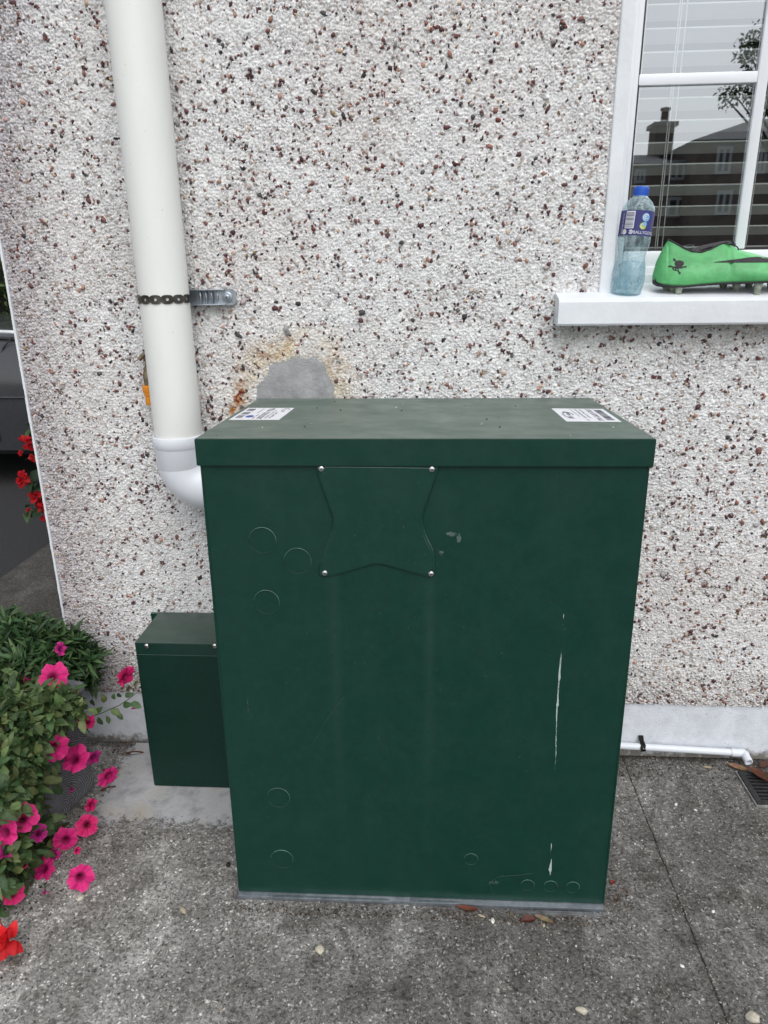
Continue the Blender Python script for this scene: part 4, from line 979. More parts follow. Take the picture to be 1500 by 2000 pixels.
# sole plate: dark line and pale green plastic with studs
sp = MB(); vs = []; xs2 = [x for x in xs_b if .001 < x < .2915]
for x in xs2:
    hw = interp(x, HW)*.93+.0008; zb = interp(x, BOT)
    for yy, zz_ in ((-hw, zb+.0028), (-hw, zb-.0005), (-hw*.7, zb-.0018), (hw*.7, zb-.0018), (hw, zb-.0005), (hw, zb+.0028)): vs.append((x, yy, zz_))
sp.add(vs, [[i*6+k, i*6+k+1, (i+1)*6+k+1, (i+1)*6+k] for i in range(len(xs2)-1) for k in range(5)]); sp.build('sole', M_lin, bt, smooth=30, world=False)
M_stud = simple('stud', (.30, .34, .26), .5, var=.5, nscale=120)
for px, py, yy in ((650, 1020, .016), (700, 1040, -.016), (680, 1030, .0), (1090, 1000, .026), (1265, 1030, -.030), (1465, 1005, -.020), (1290, 1020, .03), (1150, 1010, .0), (1440, 1000, .02)):
    x_, _z = bz(px, py); zb = interp(x_, BOT); st = MB()
    slope = -.0  # studs reach down to the sill
    fl = (yy)*.235+.0 - .0035
    st.lathe([(.0038, fl), (.0048, fl+.004), (.0080, zb-.004), (.0100, zb-.0012)], Matrix.Translation((x_, yy, 0)), 14); st.build('stud', M_stud, bt, smooth=40, world=False)
# side markings laid on the upper
def sidey(x, z_):
    h = section(x, 16)[4:]
    for (y0, z0), (y1, z1) in zip(h, h[1:]):
        if z0 <= z_ <= z1: return y0+(y1-y0)*(z_-z0)/max(1e-6, z1-z0)
    return h[-1][0]
lo = [bz(*p) for p in ((925, 797), (1000, 799), (1100, 801), (1200, 802), (1300, 802), (1400, 806), (1480, 815))]; hi = [bz(*p) for p in ((925, 794), (1000, 785), (1100, 772), (1180, 761), (1250, 757), (1330, 760), (1400, 772), (1480, 797))]
sw = MB(); vs = []; nn_ = 26
for i in range(nn_+1):
    x = lo[0][0]+(lo[-1][0]-lo[0][0])*i/nn_; a, b = interp(x, lo), interp(x, hi)
    for k in range(5): z_ = a+(b-a)*k/4; vs.append((x, -sidey(x, z_)-.0009, z_))
sw.add(vs, [[i*5+k, i*5+k+1, (i+1)*5+k+1, (i+1)*5+k] for i in range(nn_) for k in range(4)]); sw.build('side_flash', M_lin, bt, smooth='all', world=False)
sk = MB()
def blob2(cx, cy, rx, ry, rot=0, n=12):
    vs = []
    for k in range(n):
        a = 2*math.pi*k/n; u, v = rx*math.cos(a), ry*math.sin(a); X_ = cx+u*math.cos(rot)-v*math.sin(rot); Y_ = cy+u*math.sin(rot)+v*math.cos(rot)
        x, z_ = bz(X_, Y_); vs.append((x, -sidey(x, z_)-.0010, z_))
    c = Vector((0, 0, 0)); 
    for v in vs: c += Vector(v)
    c /= n; c.y -= .0002; sk.add([tuple(c)]+vs, [[0, 1+k, 1+(k+1) % n] for k in range(n)])
for a in ((675, 803, 34, 26, 0), (650, 842, 24, 17, .3), (672, 825, 24, 14, 0)): blob2(*a)
for a in ((645, 775, 22, 5, .9), (640, 775, 9, 6, 0), (610, 822, 15, 6, .1), (700, 832, 26, 5, -.3), (720, 828, 8, 6, 0), (673, 868, 22, 5, 1.1), (680, 876, 9, 6, .4), (628, 828, 18, 4, .2)): blob2(*a)
sk.build('skull_emblem', M_lin, bt, world=False)
sk = MB()
for a in ((640, 846, 5, 4, 0), (658, 850, 5, 4, 0)):
    blob2(*a)
for i, v in enumerate(sk.v): sk.v[i] = (v[0], v[1]-.0006, v[2])
sk.build('skull_eyes', M_boot, bt, world=False)

# ------------------------------------------------------------------ leaves: helpers for foliage
def leafset(pos, dirv, up, L, W_, C, seed=0, kind='ovate'):
    n = len(pos); r = np.random.default_rng(seed)
    d = dirv/np.linalg.norm(dirv, axis=1)[:, None]; s = np.cross(d, up); s /= (np.linalg.norm(s, axis=1)[:, None]+1e-9); nn = np.cross(s, d)
    if kind == 'ovate': T = np.array([(0, 0, 0), (.25, .38, .10), (.25, 0, 0), (.25, -.38, .10), (.55, .5, .10), (.55, 0, .02), (.55, -.5, .10), (.82, .30, .0), (.82, 0, -.03), (.82, -.30, .0), (1, 0, -.10)]); F = [(0, 1, 2), (0, 2, 3), (1, 4, 5), (1, 5, 2), (2, 5, 6), (2, 6, 3), (4, 7, 8), (4, 8, 5), (5, 8, 9), (5, 9, 6), (7, 10, 8), (8, 10, 9)]
    else: T = np.array([(0, 0, 0), (.35, .42, .12), (.35, 0, 0), (.35, -.42, .12), (.7, .45, .06), (.7, 0, -.02), (.7, -.45, .06), (1, 0, -.16)]); F = [(0, 1, 2), (0, 2, 3), (1, 4, 5), (1, 5, 2), (2, 5, 6), (2, 6, 3), (4, 7, 5), (5, 7, 6)]
    curl = r.uniform(-.35, .65, (n, 1))
    x = T[None, :, 0]*L[:, None]; y = T[None, :, 1]*W_[:, None]; z = T[None, :, 2]*L[:, None]-curl*(T[None, :, 0]**2)*L[:, None]
    V = pos[:, None, :]+x[..., None]*d[:, None, :]+y[..., None]*s[:, None, :]+z[..., None]*nn[:, None, :]
    FF = (np.array(F)[None]+len(T)*np.arange(n)[:, None, None]).reshape(-1, 3)
    CC_ = np.repeat(C, len(T), 0).reshape(n, len(T), 3).copy()
    mid = (T[:, 1] == 0)[None, :, None]; CC_ = np.where(mid, CC_*1.25+.004, CC_)
    return V.reshape(-1, 3), FF, CC_.reshape(-1, 3)
def cat(sets):
    V, F, C = [], [], []; o = 0
    for v, f, c in sets: V.append(v); F.append(f+o); C.append(c); o += len(v)
    return np.concatenate(V), np.concatenate(F), np.concatenate(C)
def unit(r, n): v = r.normal(size=(n, 3)); return v/np.linalg.norm(v, axis=1)[:, None]
def ovate_cloud(blobs, seed, Lr=(.016, .032), pal=None):
    r = np.random.default_rng(seed); sets = []
    for c, rad3, n in blobs:
        u = unit(r, n); rr = r.random((n, 1))**.45*(1+.35*(r.random((n, 1)) > .9)); pos = np.array(c)+u*rr*np.array(rad3)*(1+.30*np.sin(u[:, :1]*5+u[:, 2:]*7))
        d = u*.8+unit(r, n)*.7+np.array([.1, -.3, .10]); up = u*.6+np.array([0, -.35, .8])+unit(r, n)*.5
        L = r.uniform(*Lr, n); cl = pal[r.integers(0, len(pal), n)]*(.65+.7*r.random((n, 1)))
        sets.append(leafset(pos, d, up, L, L*r.uniform(.38, .72, n), cl, seed))
    return cat(sets)
def rosettes(blobs, seed, pal, k=16, Lr=(.024, .056)):
    r = np.random.default_rng(seed); sets = []
    for c, rad3, n in blobs:
        u = unit(r, n); u[:, 2] = np.abs(u[:, 2])*1.1-.25; tips = np.array(c)+u*(.55+.45*r.random((n, 1)))*np.array(rad3)
        ax = u*.6+np.array([0, -.25, .8])+unit(r, n)*.35; ax /= np.linalg.norm(ax, axis=1)[:, None]
        P = np.repeat(tips, k, 0); A = np.repeat(ax, k, 0); q = unit(r, n*k); q -= A*(q*A).sum(1)[:, None]; q /= np.linalg.norm(q, axis=1)[:, None]
        sp_ = r.uniform(.25, 1.5, (n*k, 1)); d = A*np.cos(sp_)+q*np.sin(sp_); P = P-A*r.uniform(0, .03, (n*k, 1))
        L = r.uniform(*Lr, n*k); cl = pal[r.integers(0, len(pal), n*k)]*(.6+.7*r.random((n*k, 1)))
        sets.append(leafset(P, d, A+unit(r, n*k)*.2, L, L*r.uniform(.17, .27, n*k), cl, seed, 'lance'))
    return cat(sets)
G_pet = np.array([(.075, .130, .040), (.052, .105, .036), (.105, .155, .055), (.045, .085, .028), (.115, .14, .05)])
G_dark = np.array([(.022, .060, .022), (.030, .075, .026), (.018, .045, .018), (.045, .09, .03)])

# ------------------------------------------------------------------ planter
def M_():
    m, t, b, o = mat('planter_grey'); co = coords(t)
    wv = N(t, 'ShaderNodeTexWave'); wv.wave_type = 'RINGS'; wv.rings_direction = 'SPHERICAL'; wv.inputs['Scale'].default_value = 62; wv.inputs['Distortion'].default_value = 5; wv.inputs['Detail'].default_value = 2; wv.inputs['Detail Scale'].default_value = .8
    mp = N(t, 'ShaderNodeMapping'); mp.inputs['Location'].default_value = (0, .12, -.02); t.links.new(co, mp.inputs[0]); t.links.new(mp.outputs[0], wv.inputs['Vector'])
    c = ramp(t, wv.outputs['Fac'], [(.2, (.10, .105, .118)), (.55, (.20, .21, .23)), (.9, (.31, .32, .34))])
    c = mix(t, ramp(t, noise(t, co, 20, 6, .7), [(.45, 0), (.7, .5)]), c, (.06, .06, .055))
    t.links.new(c, b.inputs['Base Color']); b.inputs['Roughness'].default_value = .8; bump(t, b, wv.outputs['Fac'], .7, .003); return m
M_planter = M_()
pa = U(193, 1535, z=0); pb_ = U(132, 1597, z=0); dv = (pb_-pa); pang = math.atan2(dv.x, -dv.y)  # right side runs this way
ptop = U(157, 1338, y=pa.y-.01).z
plr = empty('planter', (pa.x, pa.y, 0), pang, label='square grey planter with a swirling wood grain surface beside the wall', cat='planter')
mb = MB(); PWd, PD = .36, .36; th = .02
def pbox(a, b, bev=.003): mb.box(a, b, bev, M=wm(plr))
# tapering box: narrower at the foot
bm = bmesh.new(); bmesh.ops.create_cube(bm, size=1)
for v in bm.verts:
    x, y, z_ = v.co; s_ = 1 if z_ > 0 else .97; v.co = (-PWd/2+x*PWd*s_, -PD/2+y*PD*s_, 0.002 if z_ < 0 else ptop)
top = [f for f in bm.faces if f.normal.z > .5]; bmesh.ops.inset_region(bm, faces=top, thickness=th)
top = [f for f in bm.faces if f.normal.z > .5 and all(abs(v.co.x+PWd/2) < PWd/2-th*.8 for v in f.verts)]
for f in top:
    for v in f.verts: v.co.z -= .05
bmesh.ops.bevel(bm, geom=bm.edges[:], offset=.006, segments=3, affect='EDGES')
mb = MB(); mb.frombm(bm); mb.build('tub', M_planter, plr, smooth=40, world=False)
mb = MB(); mb.box((-PWd-.004, -PD-.004, ptop-.022), (.004, .004, ptop-.002), .004)
mb = MB()
for a, b in (((-PWd-.005, -PD-.005, ptop-.024), (.005, -PD+.014, ptop+.002)), ((-PWd-.005, -.014, ptop-.024), (.005, .005, ptop+.002)), ((-PWd-.005, -PD+.014, ptop-.024), (-PWd+.014, -.014, ptop+.002)), ((-.014, -PD+.014, ptop-.024), (.005, -.014, ptop+.002))): mb.box(a, b, .005)
mb.build('rim', simple('planter_rim', (.17, .175, .18), .8, var=.3, nscale=30), plr, smooth=40, world=False)
mb = MB(); mb.box((-PWd+.02, -PD+.02, ptop-.05), (-.02, -.02, ptop-.025)); mb.build('soil', simple('soil', (.02, .015, .01), .95, var=.5, nscale=90, bs=1, bd=.01), plr, world=False)

# petunia
def V3(v): return (v.x, v.y, v.z)
pet = empty('petunia_plant', V3(pa+Vector((-.12, -.15, ptop))), label='trailing petunia with magenta flowers spilling over the grey planter', cat='plant')
nface = Vector((math.cos(pang), math.sin(-pang), 0)); nface = Vector((-dv.y, dv.x, 0)).normalized(); nface = nface if nface.x > 0 else -nface
def FACE(px, py, off):              # where a line of sight meets the plane a little outside the planter's right side
    d = ray(px, py); p0 = pa+nface*off; return CAM+d*((p0-CAM).dot(nface)/d.dot(nface))
bl_ = []
for px, py, off, rx, n in ((85, 1425, .03, .028, 70), (55, 1450, .035, .034, 110), (110, 1420, .022, .024, 50), (30, 1490, .04, .042, 160), (75, 1480, .03, .028, 70), (10, 1540, .045, .045, 170), (50, 1545, .032, .034, 110), (80, 1530, .025, .022, 50), (20, 1600, .045, .040, 140), (70, 1610, .025, .024, 50), (-20, 1560, .06, .06, 150), (5, 1650, .05, .040, 120), (50, 1665, .032, .030, 70), (100, 1665, .025, .022, 40), (30, 1710, .035, .028, 60), (75, 1720, .028, .022, 36), (120, 1690, .02, .016, 22), (-20, 1700, .06, .05, 120), (0, 1760, .045, .025, 36)):
    c = FACE(px, py, off); c.z = max(c.z, rx*.5); bl_.append((V3(c), (rx, rx, rx*.9), int(n*1.2)))
for bx0, by0, rx, n in ((-.13, -.10, .06, 150), (-.22, -.12, .06, 150), (-.30, -.18, .06, 150), (-.16, -.22, .06, 150), (-.26, -.28, .06, 150), (-.33, -.30, .05, 100), (-.18, -.33, .05, 110), (-.08, -.28, .05, 110)):
    q = wm(plr) @ Vector((bx0, by0, ptop+.02)); bl_.append((V3(q), (rx, rx, rx*.7), n))
for px, py, up_, rx, n in ((60, 1380, .035, .045, 160), (110, 1365, .03, .036, 110), (20, 1380, .04, .05, 170), (-10, 1350, .04, .06, 140), (30, 1430, .035, .042, 150), (90, 1400, .03, .034, 100), (130, 1375, .025, .026, 60), (-20, 1440, .03, .06, 150), (0, 1480, .03, .045, 120), (150, 1392, .015, .020, 40)):
    c = U(px, py, z=ptop+up_); bl_.append((V3(c), (rx, rx, rx*.8), int(n*1.1)))
v, f, c = ovate_cloud(bl_, 4, (.010, .034), G_pet); v[:, 2] = np.maximum(v[:, 2], .004); keepf = v[f].mean(1)
npmesh('foliage', v, f, c, M_leaf, pet, smooth=False)
stm = MB(); rs = random.Random(9); root = pa+Vector((-.12, -.15, ptop-.02))
for (cx, cy, cz), r3, n in bl_:
    for k in range(3):
        e = Vector((cx, cy, cz))+Vector((rs.uniform(-1, 1), rs.uniform(-1, 1), rs.uniform(-1, 1)))*r3[0]*.8; e.z = max(e.z, .006)
        m1 = root.lerp(e, .5)+Vector((0, -.01, .05)); stm.tube([root, root.lerp(m1, .6)+Vector((0, 0, .02)), m1, e.lerp(m1, .3), e], [.0022, .002, .0018, .0014, .001], 5)
for k in range(46):
    (cx, cy, cz), r3, n = bl_[rs.randrange(len(bl_))]; b0_ = Vector((cx, cy, cz)); e = b0_+Vector((rs.uniform(-.6, 1), rs.uniform(-1.2, 0), rs.uniform(-.3, 1.2)))*r3[0]*1.7; e.z = max(e.z, .01)
    stm.tube([b0_, b0_.lerp(e, .6)+Vector((0, 0, .004)), e], [.0016, .0012, .0008], 5); stm.tube([e, e+(e-b0_).normalized()*.006, e+(e-b0_).normalized()*.012], [.0012, .0026, .0006], 6)
# the shoot that reaches across in front of the wall
sp_pts = [U(120, 1425, y=-.23), U(165, 1405, y=-.21), U(200, 1392, y=-.20), U(232, 1378, y=-.195), U(252, 1365, y=-.195), U(268, 1352, y=-.195)]
stm.tube(sp_pts, [.0016, .0015, .0013, .0012, .001, .0008], 6)
twig = [U(262, 1350, y=-.2), U(262, 1345, y=-.2)]
stm.build('stems', simple('stem', (.06, .09, .03), .6, bs=0), pet, smooth='all')
r = np.random.default_rng(8); pos = []; dd = []
for px, py, dx, dz in ((170, 1385, -.3, 1), (183, 1378, .2, 1), (192, 1400, .3, -1), (205, 1372, .1, 1), (208, 1398, .3, -1), (222, 1366, .3, 1), (228, 1392, .8, -.7), (236, 1362, -.1, 1), (244, 1360, 1, .6), (250, 1350, .2, 1), (262, 1342, .5, .8), (256, 1372, .9, -.2), (178, 1408, .2, -1), (216, 1385, 1, -.3), (240, 1376, .5, .2), (160, 1400, 0, 1), (150, 1390, .3, 1), (187, 1390, .8, .6)):
    p = U(px, py, y=-.198); pos.append(V3(p)); dd.append((dx, -.35, dz))
n = len(pos); cl = G_pet[r.integers(0, 5, n)]*(.8+.5*r.random((n, 1))); L = r.uniform(.018, .030, n)
v, f, c = leafset(np.array(pos), np.array(dd, float), np.tile([.1, -.8, .5], (n, 1))+r.normal(0, .3, (n, 3)), L, L*.6, cl, 3)
npmesh('shoot_leaves', v, f, c, M_leaf, pet)
MAG = np.array([(.72, .020, .16), (.62, .022, .20), (.78, .03, .17)])
def flower(c, R_, face, hue=0, open_=1.0, seed=0, parent=pet, lab=None):
    """trumpet with five fused, wavy lobes; face = direction the mouth looks"""
    rr = np.random.default_rng(100+seed)
    a = Vector(face).normalized(); s = a.orthogonal().normalized(); q = a.cross(s); rot = rr.random()*6.28; s, q = s*math.cos(rot)+q*math.sin(rot), -s*math.sin(rot)+q*math.cos(rot)
    nr, na = 12, 50; V = []; C = []
    base = np.array([(.82, .030, .235), (.66, .03, .28), (.74, .022, .16), (.60, .05, .09)][hue]); ph = rr.random(5)
    for i in range(nr+1):
        t = i/nr
        for k in range(na):
            th = 2*math.pi*k/na; lobe = abs(math.cos(2.5*th)); L_ = lobe**.7
            if t < .35:
                u = t/.35; rad_ = R_*(.07+.16*u**1.6); h = -R_*(.95)*(1-u)
            else:
                u = (t-.35)/.65; rmax = R_*(.90+.13*L_+.05*math.sin(7*th+ph[0]*6)+.03*math.sin(13*th+ph[1]*6)+.02*math.sin(23*th+ph[4]*6))*(1+.12*math.cos(th+ph[3]*6)); rad_ = R_*.23+(rmax*open_-R_*.23)*u
                h = R_*(.30*math.sin(u*1.57)*(1.25-open_*.9)+(.10*math.sin(5*th+ph[2]*6)+.07*math.sin(9*th+ph[3]*6))*u**1.5-.16*u*u*(1-L_)*1.2)
            V.append(V3(c+a*h+(s*math.cos(th)+q*math.sin(th))*rad_))
            vein = max(0, 1-abs(((5*th/(2*math.pi)) % 1)-.5)*16)*(1-t*.45) if t > .3 else 0
            vein2 = .35*max(0, math.cos(15*th))**6
            dk = (1-.55*vein)*(1-vein2*.35)*(.30+.70*min(1, max(0, (t-.38)/.22))) if t > .35 else .42
            edge = max(0, (t-.8)/.2); cc = base*dk; cc = cc*(1-.25*edge)+np.array([.85, .16, .42])*.25*edge; C.append(cc)
    F = [(i*na+k, i*na+(k+1) % na, (i+1)*na+(k+1) % na, (i+1)*na+k) for i in range(nr) for k in range(na)]
    o = npmesh('flower', V, F, np.array(C), M_petal, parent, smooth=True)
    # sepals and stalk
    mb = MB(); b = c-a*R_*.95; mb.tube([b+a*R_*.12, b, b-a*R_*.25+Vector((0, 0, -.004)), b-a*R_*.5+Vector((0, .01, -.012))], [.0034, .0030, .0014, .0012], 6); mb.build('calyx', simple('calyx', (.07, .12, .04), .6, bs=0) if 'M_cal' not in globals() else M_cal, o, smooth='all') 
    if lab: o['label'] = lab
    return o
M_cal = simple('calyx', (.07, .12, .04), .6, bs=0)
toC = (.35, -.80, .45)
FL = [(102, 1322, 'y', -.25, .029, (.25, -.75, .55), 0, 1), (106, 1459, 'f', .055, .027, (.45, -.7, .5), 0, 1), (146, 1484, 'f', .045, .028, (.35, -.8, .4), 0, 1), (212, 1514, 'y', -.26, .026, (.55, -.6, .15), 0, .92),
      (170, 1410, 'y', -.235, .020, (.25, -.35, .9), 2, .95), (118, 1268, 'y', -.22, .019, (.8, -.1, .5), 1, .75), (244, 1322, 'y', -.20, .023, (.45, -.45, -.45), 2, .95), (263, 1382, 'y', -.20, .011, (.2, -.3, -.9), 1, .7), (4, 1402, 'y', -.36, .020, (.8, -.4, .1), 2, .9),
      (140, 1543, 'f', .03, .012, (.3, -.6, -.6), 1, .6), (182, 1478, 'y', -.22, .019, (.8, -.3, -.4), 1, .9), (50, 1327, 'y', -.25, .013, (-.8, -.3, .5), 2, .6),
      (44, 1600, 'f', .085, .025, (.3, -.75, .6), 0, 1), (12, 1626, 'f', .085, .025, (.2, -.75, .6), 0, 1), (76, 1628, 'f', .065, .019, (.5, -.4, .2), 1, .9), (129, 1640, 'f', .055, .024, (.35, -.75, .5), 0, 1), (169, 1610, 'z', .045, .022, (.5, -.7, .5), 2, 1), (178, 1571, 'z', .06, .016, (.6, -.5, .4), 2, .9),
      (90, 1714, 'f', .055, .024, (.1, -.75, .6), 0, 1), (156, 1712, 'z', .035, .025, (.4, -.6, .6), 0, .95), (24, 1744, 'f', .07, .023, (.0, -.8, .35), 2, .85), (2, 1672, 'f', .09, .022, (.5, -.5, -.4), 1, .9), (106, 1675, 'f', .045, .016, (.3, -.5, .2), 1, .9), (88, 1743, 'z', .02, .010, (0, -.5, -.3), 1, .7), (48, 1690, 'f', .075, .009, (.2, -.6, .6), 3, .8), (150, 1661, 'z', .05, .009, (.5, -.5, .5), 2, .8), (47, 1694, 'f', .06, .012, (.1, -.4, -.7), 1, .7)]
for i, (px, py, kd, val, R_, fc, hue, op) in enumerate(FL):
    c = FACE(px, py, val+.012) if kd == 'f' else U(px, py, **{kd: val})
    if c.z < R_*.5: c.z = R_*.5
    fc = (fc[0]+.35*math.sin(i*2.3), fc[1], fc[2]+.35*math.cos(i*3.1)); flower(c, R_*1.10, fc, hue, open_=op, seed=i)
# red bloom hanging at the lower left
def double_bloom(c, R_, n, seed, colr, parent, name='flower'):
    r = np.random.default_rng(seed); sets = []
    u = unit(r, n); u[:, 1] = -np.abs(u[:, 1])*.9-.1; cl = np.array(colr)*(.65+.5*r.random((n, 1))); L = r.uniform(.55, 1.0, n)*R_
    up = np.tile([0., -1, .4], (n, 1))+r.normal(0, .5, (n, 3))
    v, f, c_ = leafset(np.array(c)+u*R_*.12, u*np.array([1, .5, 1]), up, L, L*.8, cl, seed); return npmesh(name, v, f, c_, M_petal, parent, smooth=True)
rb = U(22, 1842, z=.03)
begl = empty('begonia_plant', (rb.x-.08, rb.y+.03, 0), label='red begonia hanging over the paving below the petunias', cat='plant')
double_bloom((rb.x, rb.y, .040), .036, 26, 5, (.66, .022, .028), begl); double_bloom((rb.x-.03, rb.y-.01, .035), .034, 20, 6, (.60, .02, .026), begl)
stc = [U(55, 1800, z=.03), U(35, 1815, z=.04), U(25, 1830, z=.04)]
MB().tube([(rb.x-.10, rb.y+.06, .10), (rb.x-.06, rb.y+.04, .11), (rb.x-.01, rb.y+.005, .05)], .0016, 6).build('stem', simple('red_stem', (.25, .05, .04), .6, bs=0), begl, smooth='all')
v, f, c = ovate_cloud([((rb.x-.10, rb.y+.05, .09), (.035, .035, .035), 26)], 44, (.02, .035), G_pet); npmesh('foliage', v, f, c, M_leaf, begl)

# the leafy plant behind the petunias
dk = empty('daisy_bush', V3(pa+Vector((-.16, -.06, ptop-.03))), label='dark green narrow leaved bush behind the petunias, no flowers', cat='plant')
bl_ = []
for px, py, y_, rx, n in ((10, 1235, -.12, .05, 34), (60, 1238, -.12, .045, 30), (105, 1250, -.11, .040, 26), (140, 1262, -.10, .032, 18), (172, 1284, -.09, .026, 12), (30, 1290, -.17, .05, 34), (85, 1300, -.16, .04, 24), (135, 1305, -.12, .03, 14), (-40, 1270, -.14, .09, 50), (150, 1330, -.08, .026, 10), (165, 1320, -.07, .024, 8), (10, 1340, -.2, .05, 24)):
    c = U(px, py, y=y_); bl_.append((V3(c), (rx, rx, rx*.9), n))
bl_ = [(c_, r_, max(5, int(n_*.62))) for c_, r_, n_ in bl_]
v, f, c = rosettes(bl_, 12, np.array([(.035, .085, .030), (.045, .10, .032), (.026, .062, .024), (.075, .13, .045)]), 17); v[:, 1] = np.minimum(v[:, 1], -.012)
npmesh('foliage', v, f, c, M_leaf, dk)
stm = MB(); root = Vector((pa.x-.15, pa.y-.07, ptop-.03))
for (cx, cy, cz), r3, n in bl_:
    for k in range(4):
        e = Vector((cx, cy, cz))+Vector((rs.uniform(-1, 1), rs.uniform(-1, .3), rs.uniform(-1, 1)))*r3[0]*.8
        if e.y > -.015: e.y = -.015
        m1 = root.lerp(e, .5)+Vector((0, -.0, .02)); stm.tube([root+Vector((rs.uniform(-.03, .03), rs.uniform(-.03, .03), 0)), m1, e], [.0025, .002, .0012], 5)
stm.build('stems', simple('dark_stem', (.035, .04, .02), .7, bs=0), dk, smooth='all')

# ------------------------------------------------------------------ red begonias round the corner, in their tall pot
bp2 = (-1.02, .95)
bpot = empty('flower_pot', (bp2[0], bp2[1], 0), label='dark pot of red flowers round the corner of the house', cat='pot')
MB().lathe([(.09, 0), (.10, .01), (.12, .35), (.135, .37), (.135, .40), (.12, .40), (.11, .36)], Matrix.Translation((bp2[0]+.18, bp2[1], 0)), 32).build('tub', simple('dark_pot', (.03, .028, .028), .6, bs=0), bpot, smooth=40)
beg = empty('red_begonia', (bp2[0]+.18, bp2[1], .38), label='red flowering plant partly hidden by the corner of the wall', cat='plant')
bl_ = []
for px, py, rx, n in ((95, 870, .035, 18), (85, 925, .04, 22), (95, 975, .04, 20), (120, 900, .07, 50), (130, 960, .08, 60), (62, 830, .022, 6), (70, 990, .02, 5)):
    c = U(px, py, y=.92); bl_.append((V3(c), (rx,)*3, n))
v, f, c = ovate_cloud(bl_, 33, (.035, .065), G_dark); npmesh('foliage', v, f, c, M_leaf, beg)
for i, (px, py, R_) in enumerate(((52, 865, .032), (66, 895, .020), (46, 935, .036), (72, 970, .036), (88, 990, .034), (60, 1000, .02), (80, 845, .018), (95, 1010, .03), (40, 885, .012))):
    c = U(px, py, y=.88); double_bloom(V3(c), R_, 16, 60+i, (.50, .012, .02), beg)
stm = MB()
for (cx, cy, cz), r3, n in bl_: stm.tube([(bp2[0]+.18, bp2[1], .37), ((bp2[0]+.18+cx)/2, bp2[1], max(cz, .5)+.06), (cx, cy, cz)], .003, 5)
stm.build('stems', M_cal, beg, smooth='all')

# ------------------------------------------------------------------ parked car beyond
CY = 2.35
car = empty('parked_car', (-3.0, CY+.9, 0), label='dark car parked on the drive, glimpsed left of the house corner', cat='car')
def M_():
    m, t, b, o = mat('car_paint'); b.inputs['Base Color'].default_value = (.045, .048, .052, 1); b.inputs['Roughness'].default_value = .22; b.inputs['Coat Weight'].default_value = .7; b.inputs['Coat Roughness'].default_value = .05
    co = coords(t); t.links.new(ramp(t, noise(t, co, 12, 5), [(.3, .2), (.7, .34)]), b.inputs['Roughness']); return m
M_car = M_()
xs_c = [-5.0, -4.95, -4.8, -4.4, -4.0, -3.6, -3.2, -2.8, -2.4, -2.0, -1.6, -1.2, -.95, -.80, -.75]
def belt(x): return interp(x, [(-5, .66), (-4.9, .80), (-4.4, .90), (-3.0, .92), (-2.2, .885), (-1.4, .84), (-.9, .70), (-.75, .55)])
def carsec(x):
    tb = belt(x); inn = interp(x, [(-5, .25), (-4.8, .05), (-4.2, 0), (-1.4, 0), (-.95, .10), (-.75, .30)])
    return [(.10+inn, .20), (.03+inn, .24), (.0+inn, .45), (-.012+inn, .62), (.01+inn, tb-.09), (.045+inn, tb-.035), (.10+inn, tb), (.35+inn*.6, tb+.045), (.9, tb+.07)]
vs = []; m_ = 17
for x in xs_c:
    h = carsec(x); full = [(y, z_) for y, z_ in h]+[(1.8-y, z_) for y, z_ in reversed(h[:-1])]
    vs += [(x, CY+y, z_) for y, z_ in full]
n_ = len(xs_c); fs = [[i*m_+k, i*m_+k+1, (i+1)*m_+k+1, (i+1)*m_+k] for i in range(n_-1) for k in range(m_-1)]+[list(range(m_)), [(n_-1)*m_+k for k in range(m_)]]
mb = MB(); mb.add(vs, fs); cb = mb.build('body', M_car, car, smooth=50)
# cabin
cab = MB(); cv = []
for x, s_, zt_ in ((-4.95, .12, .93), (-4.6, .26, 1.36), (-4.2, .28, 1.43), (-3.8, .27, 1.40), (-3.25, .20, 1.0), (-3.1, .16, .95)):
    cv += [(x, CY+s_-.12, .90), (x, CY+s_, zt_-.05), (x, CY+s_+.12, zt_), (x, CY+1.68-s_, zt_), (x, CY+1.8-s_, zt_-.05), (x, CY+1.92-s_, .90)]
cab.add(cv, [[i*6+k, i*6+k+1, (i+1)*6+k+1, (i+1)*6+k] for i in range(5) for k in range(5)]+[list(range(6)), [30+k for k in range(6)]]); cab.build('window_band', simple('car_glass', (.01, .012, .014), .08, bs=0), car, smooth=30)
for wx in (-4.15, -1.42):
    for wy in (CY+.02, CY+1.58):
        Mx = Matrix.Translation((wx, wy+.1, .31)) @ Matrix.Rotation(rad(90), 4, 'X')
        wh = MB(); wh.lathe([(.19, -.1), (.29, -.1), (.31, -.07), (.31, .07), (.29, .1), (.19, .1)], Mx, 40); wo = wh.build('wheel', M_black, car, smooth=40)
        wh = MB(); wh.lathe([(.19, -.09), (.19, .09), (.06, .075), (.03, .085)], Mx, 24); wh.build('rim', M_galv, wo, smooth=40)
sm = MB(); pts = [(-2.13, .30), (-2.12, .5), (-2.09, .7), (-2.02, .84), (-1.98, .89)]
sm.tube([(x, CY+interp(z_, [(.2, .03), (.45, 0), (.62, -.012), (.8, .01), (.9, .08)])-.001, z_) for x, z_ in pts], .004, 6); sm.build('door_seam', M_black, car)
sm = MB(); sm.tube([(x, CY+.095, belt(x)+.004) for x in xs_c[3:-3]], .008, 6); sm.build('waist_trim', M_black, car, smooth='all')
sm = MB(); sm.tube([(x, CY+.16, belt(x)+.034) for x in xs_c[3:-3]], .012, 8); sm.build('bonnet_highlight', simple('highlight_white', (.8, .82, .84), .35, .2, bs=0), car, smooth='all')  # pale tube added as a painted sky highlight along the bonnet edge
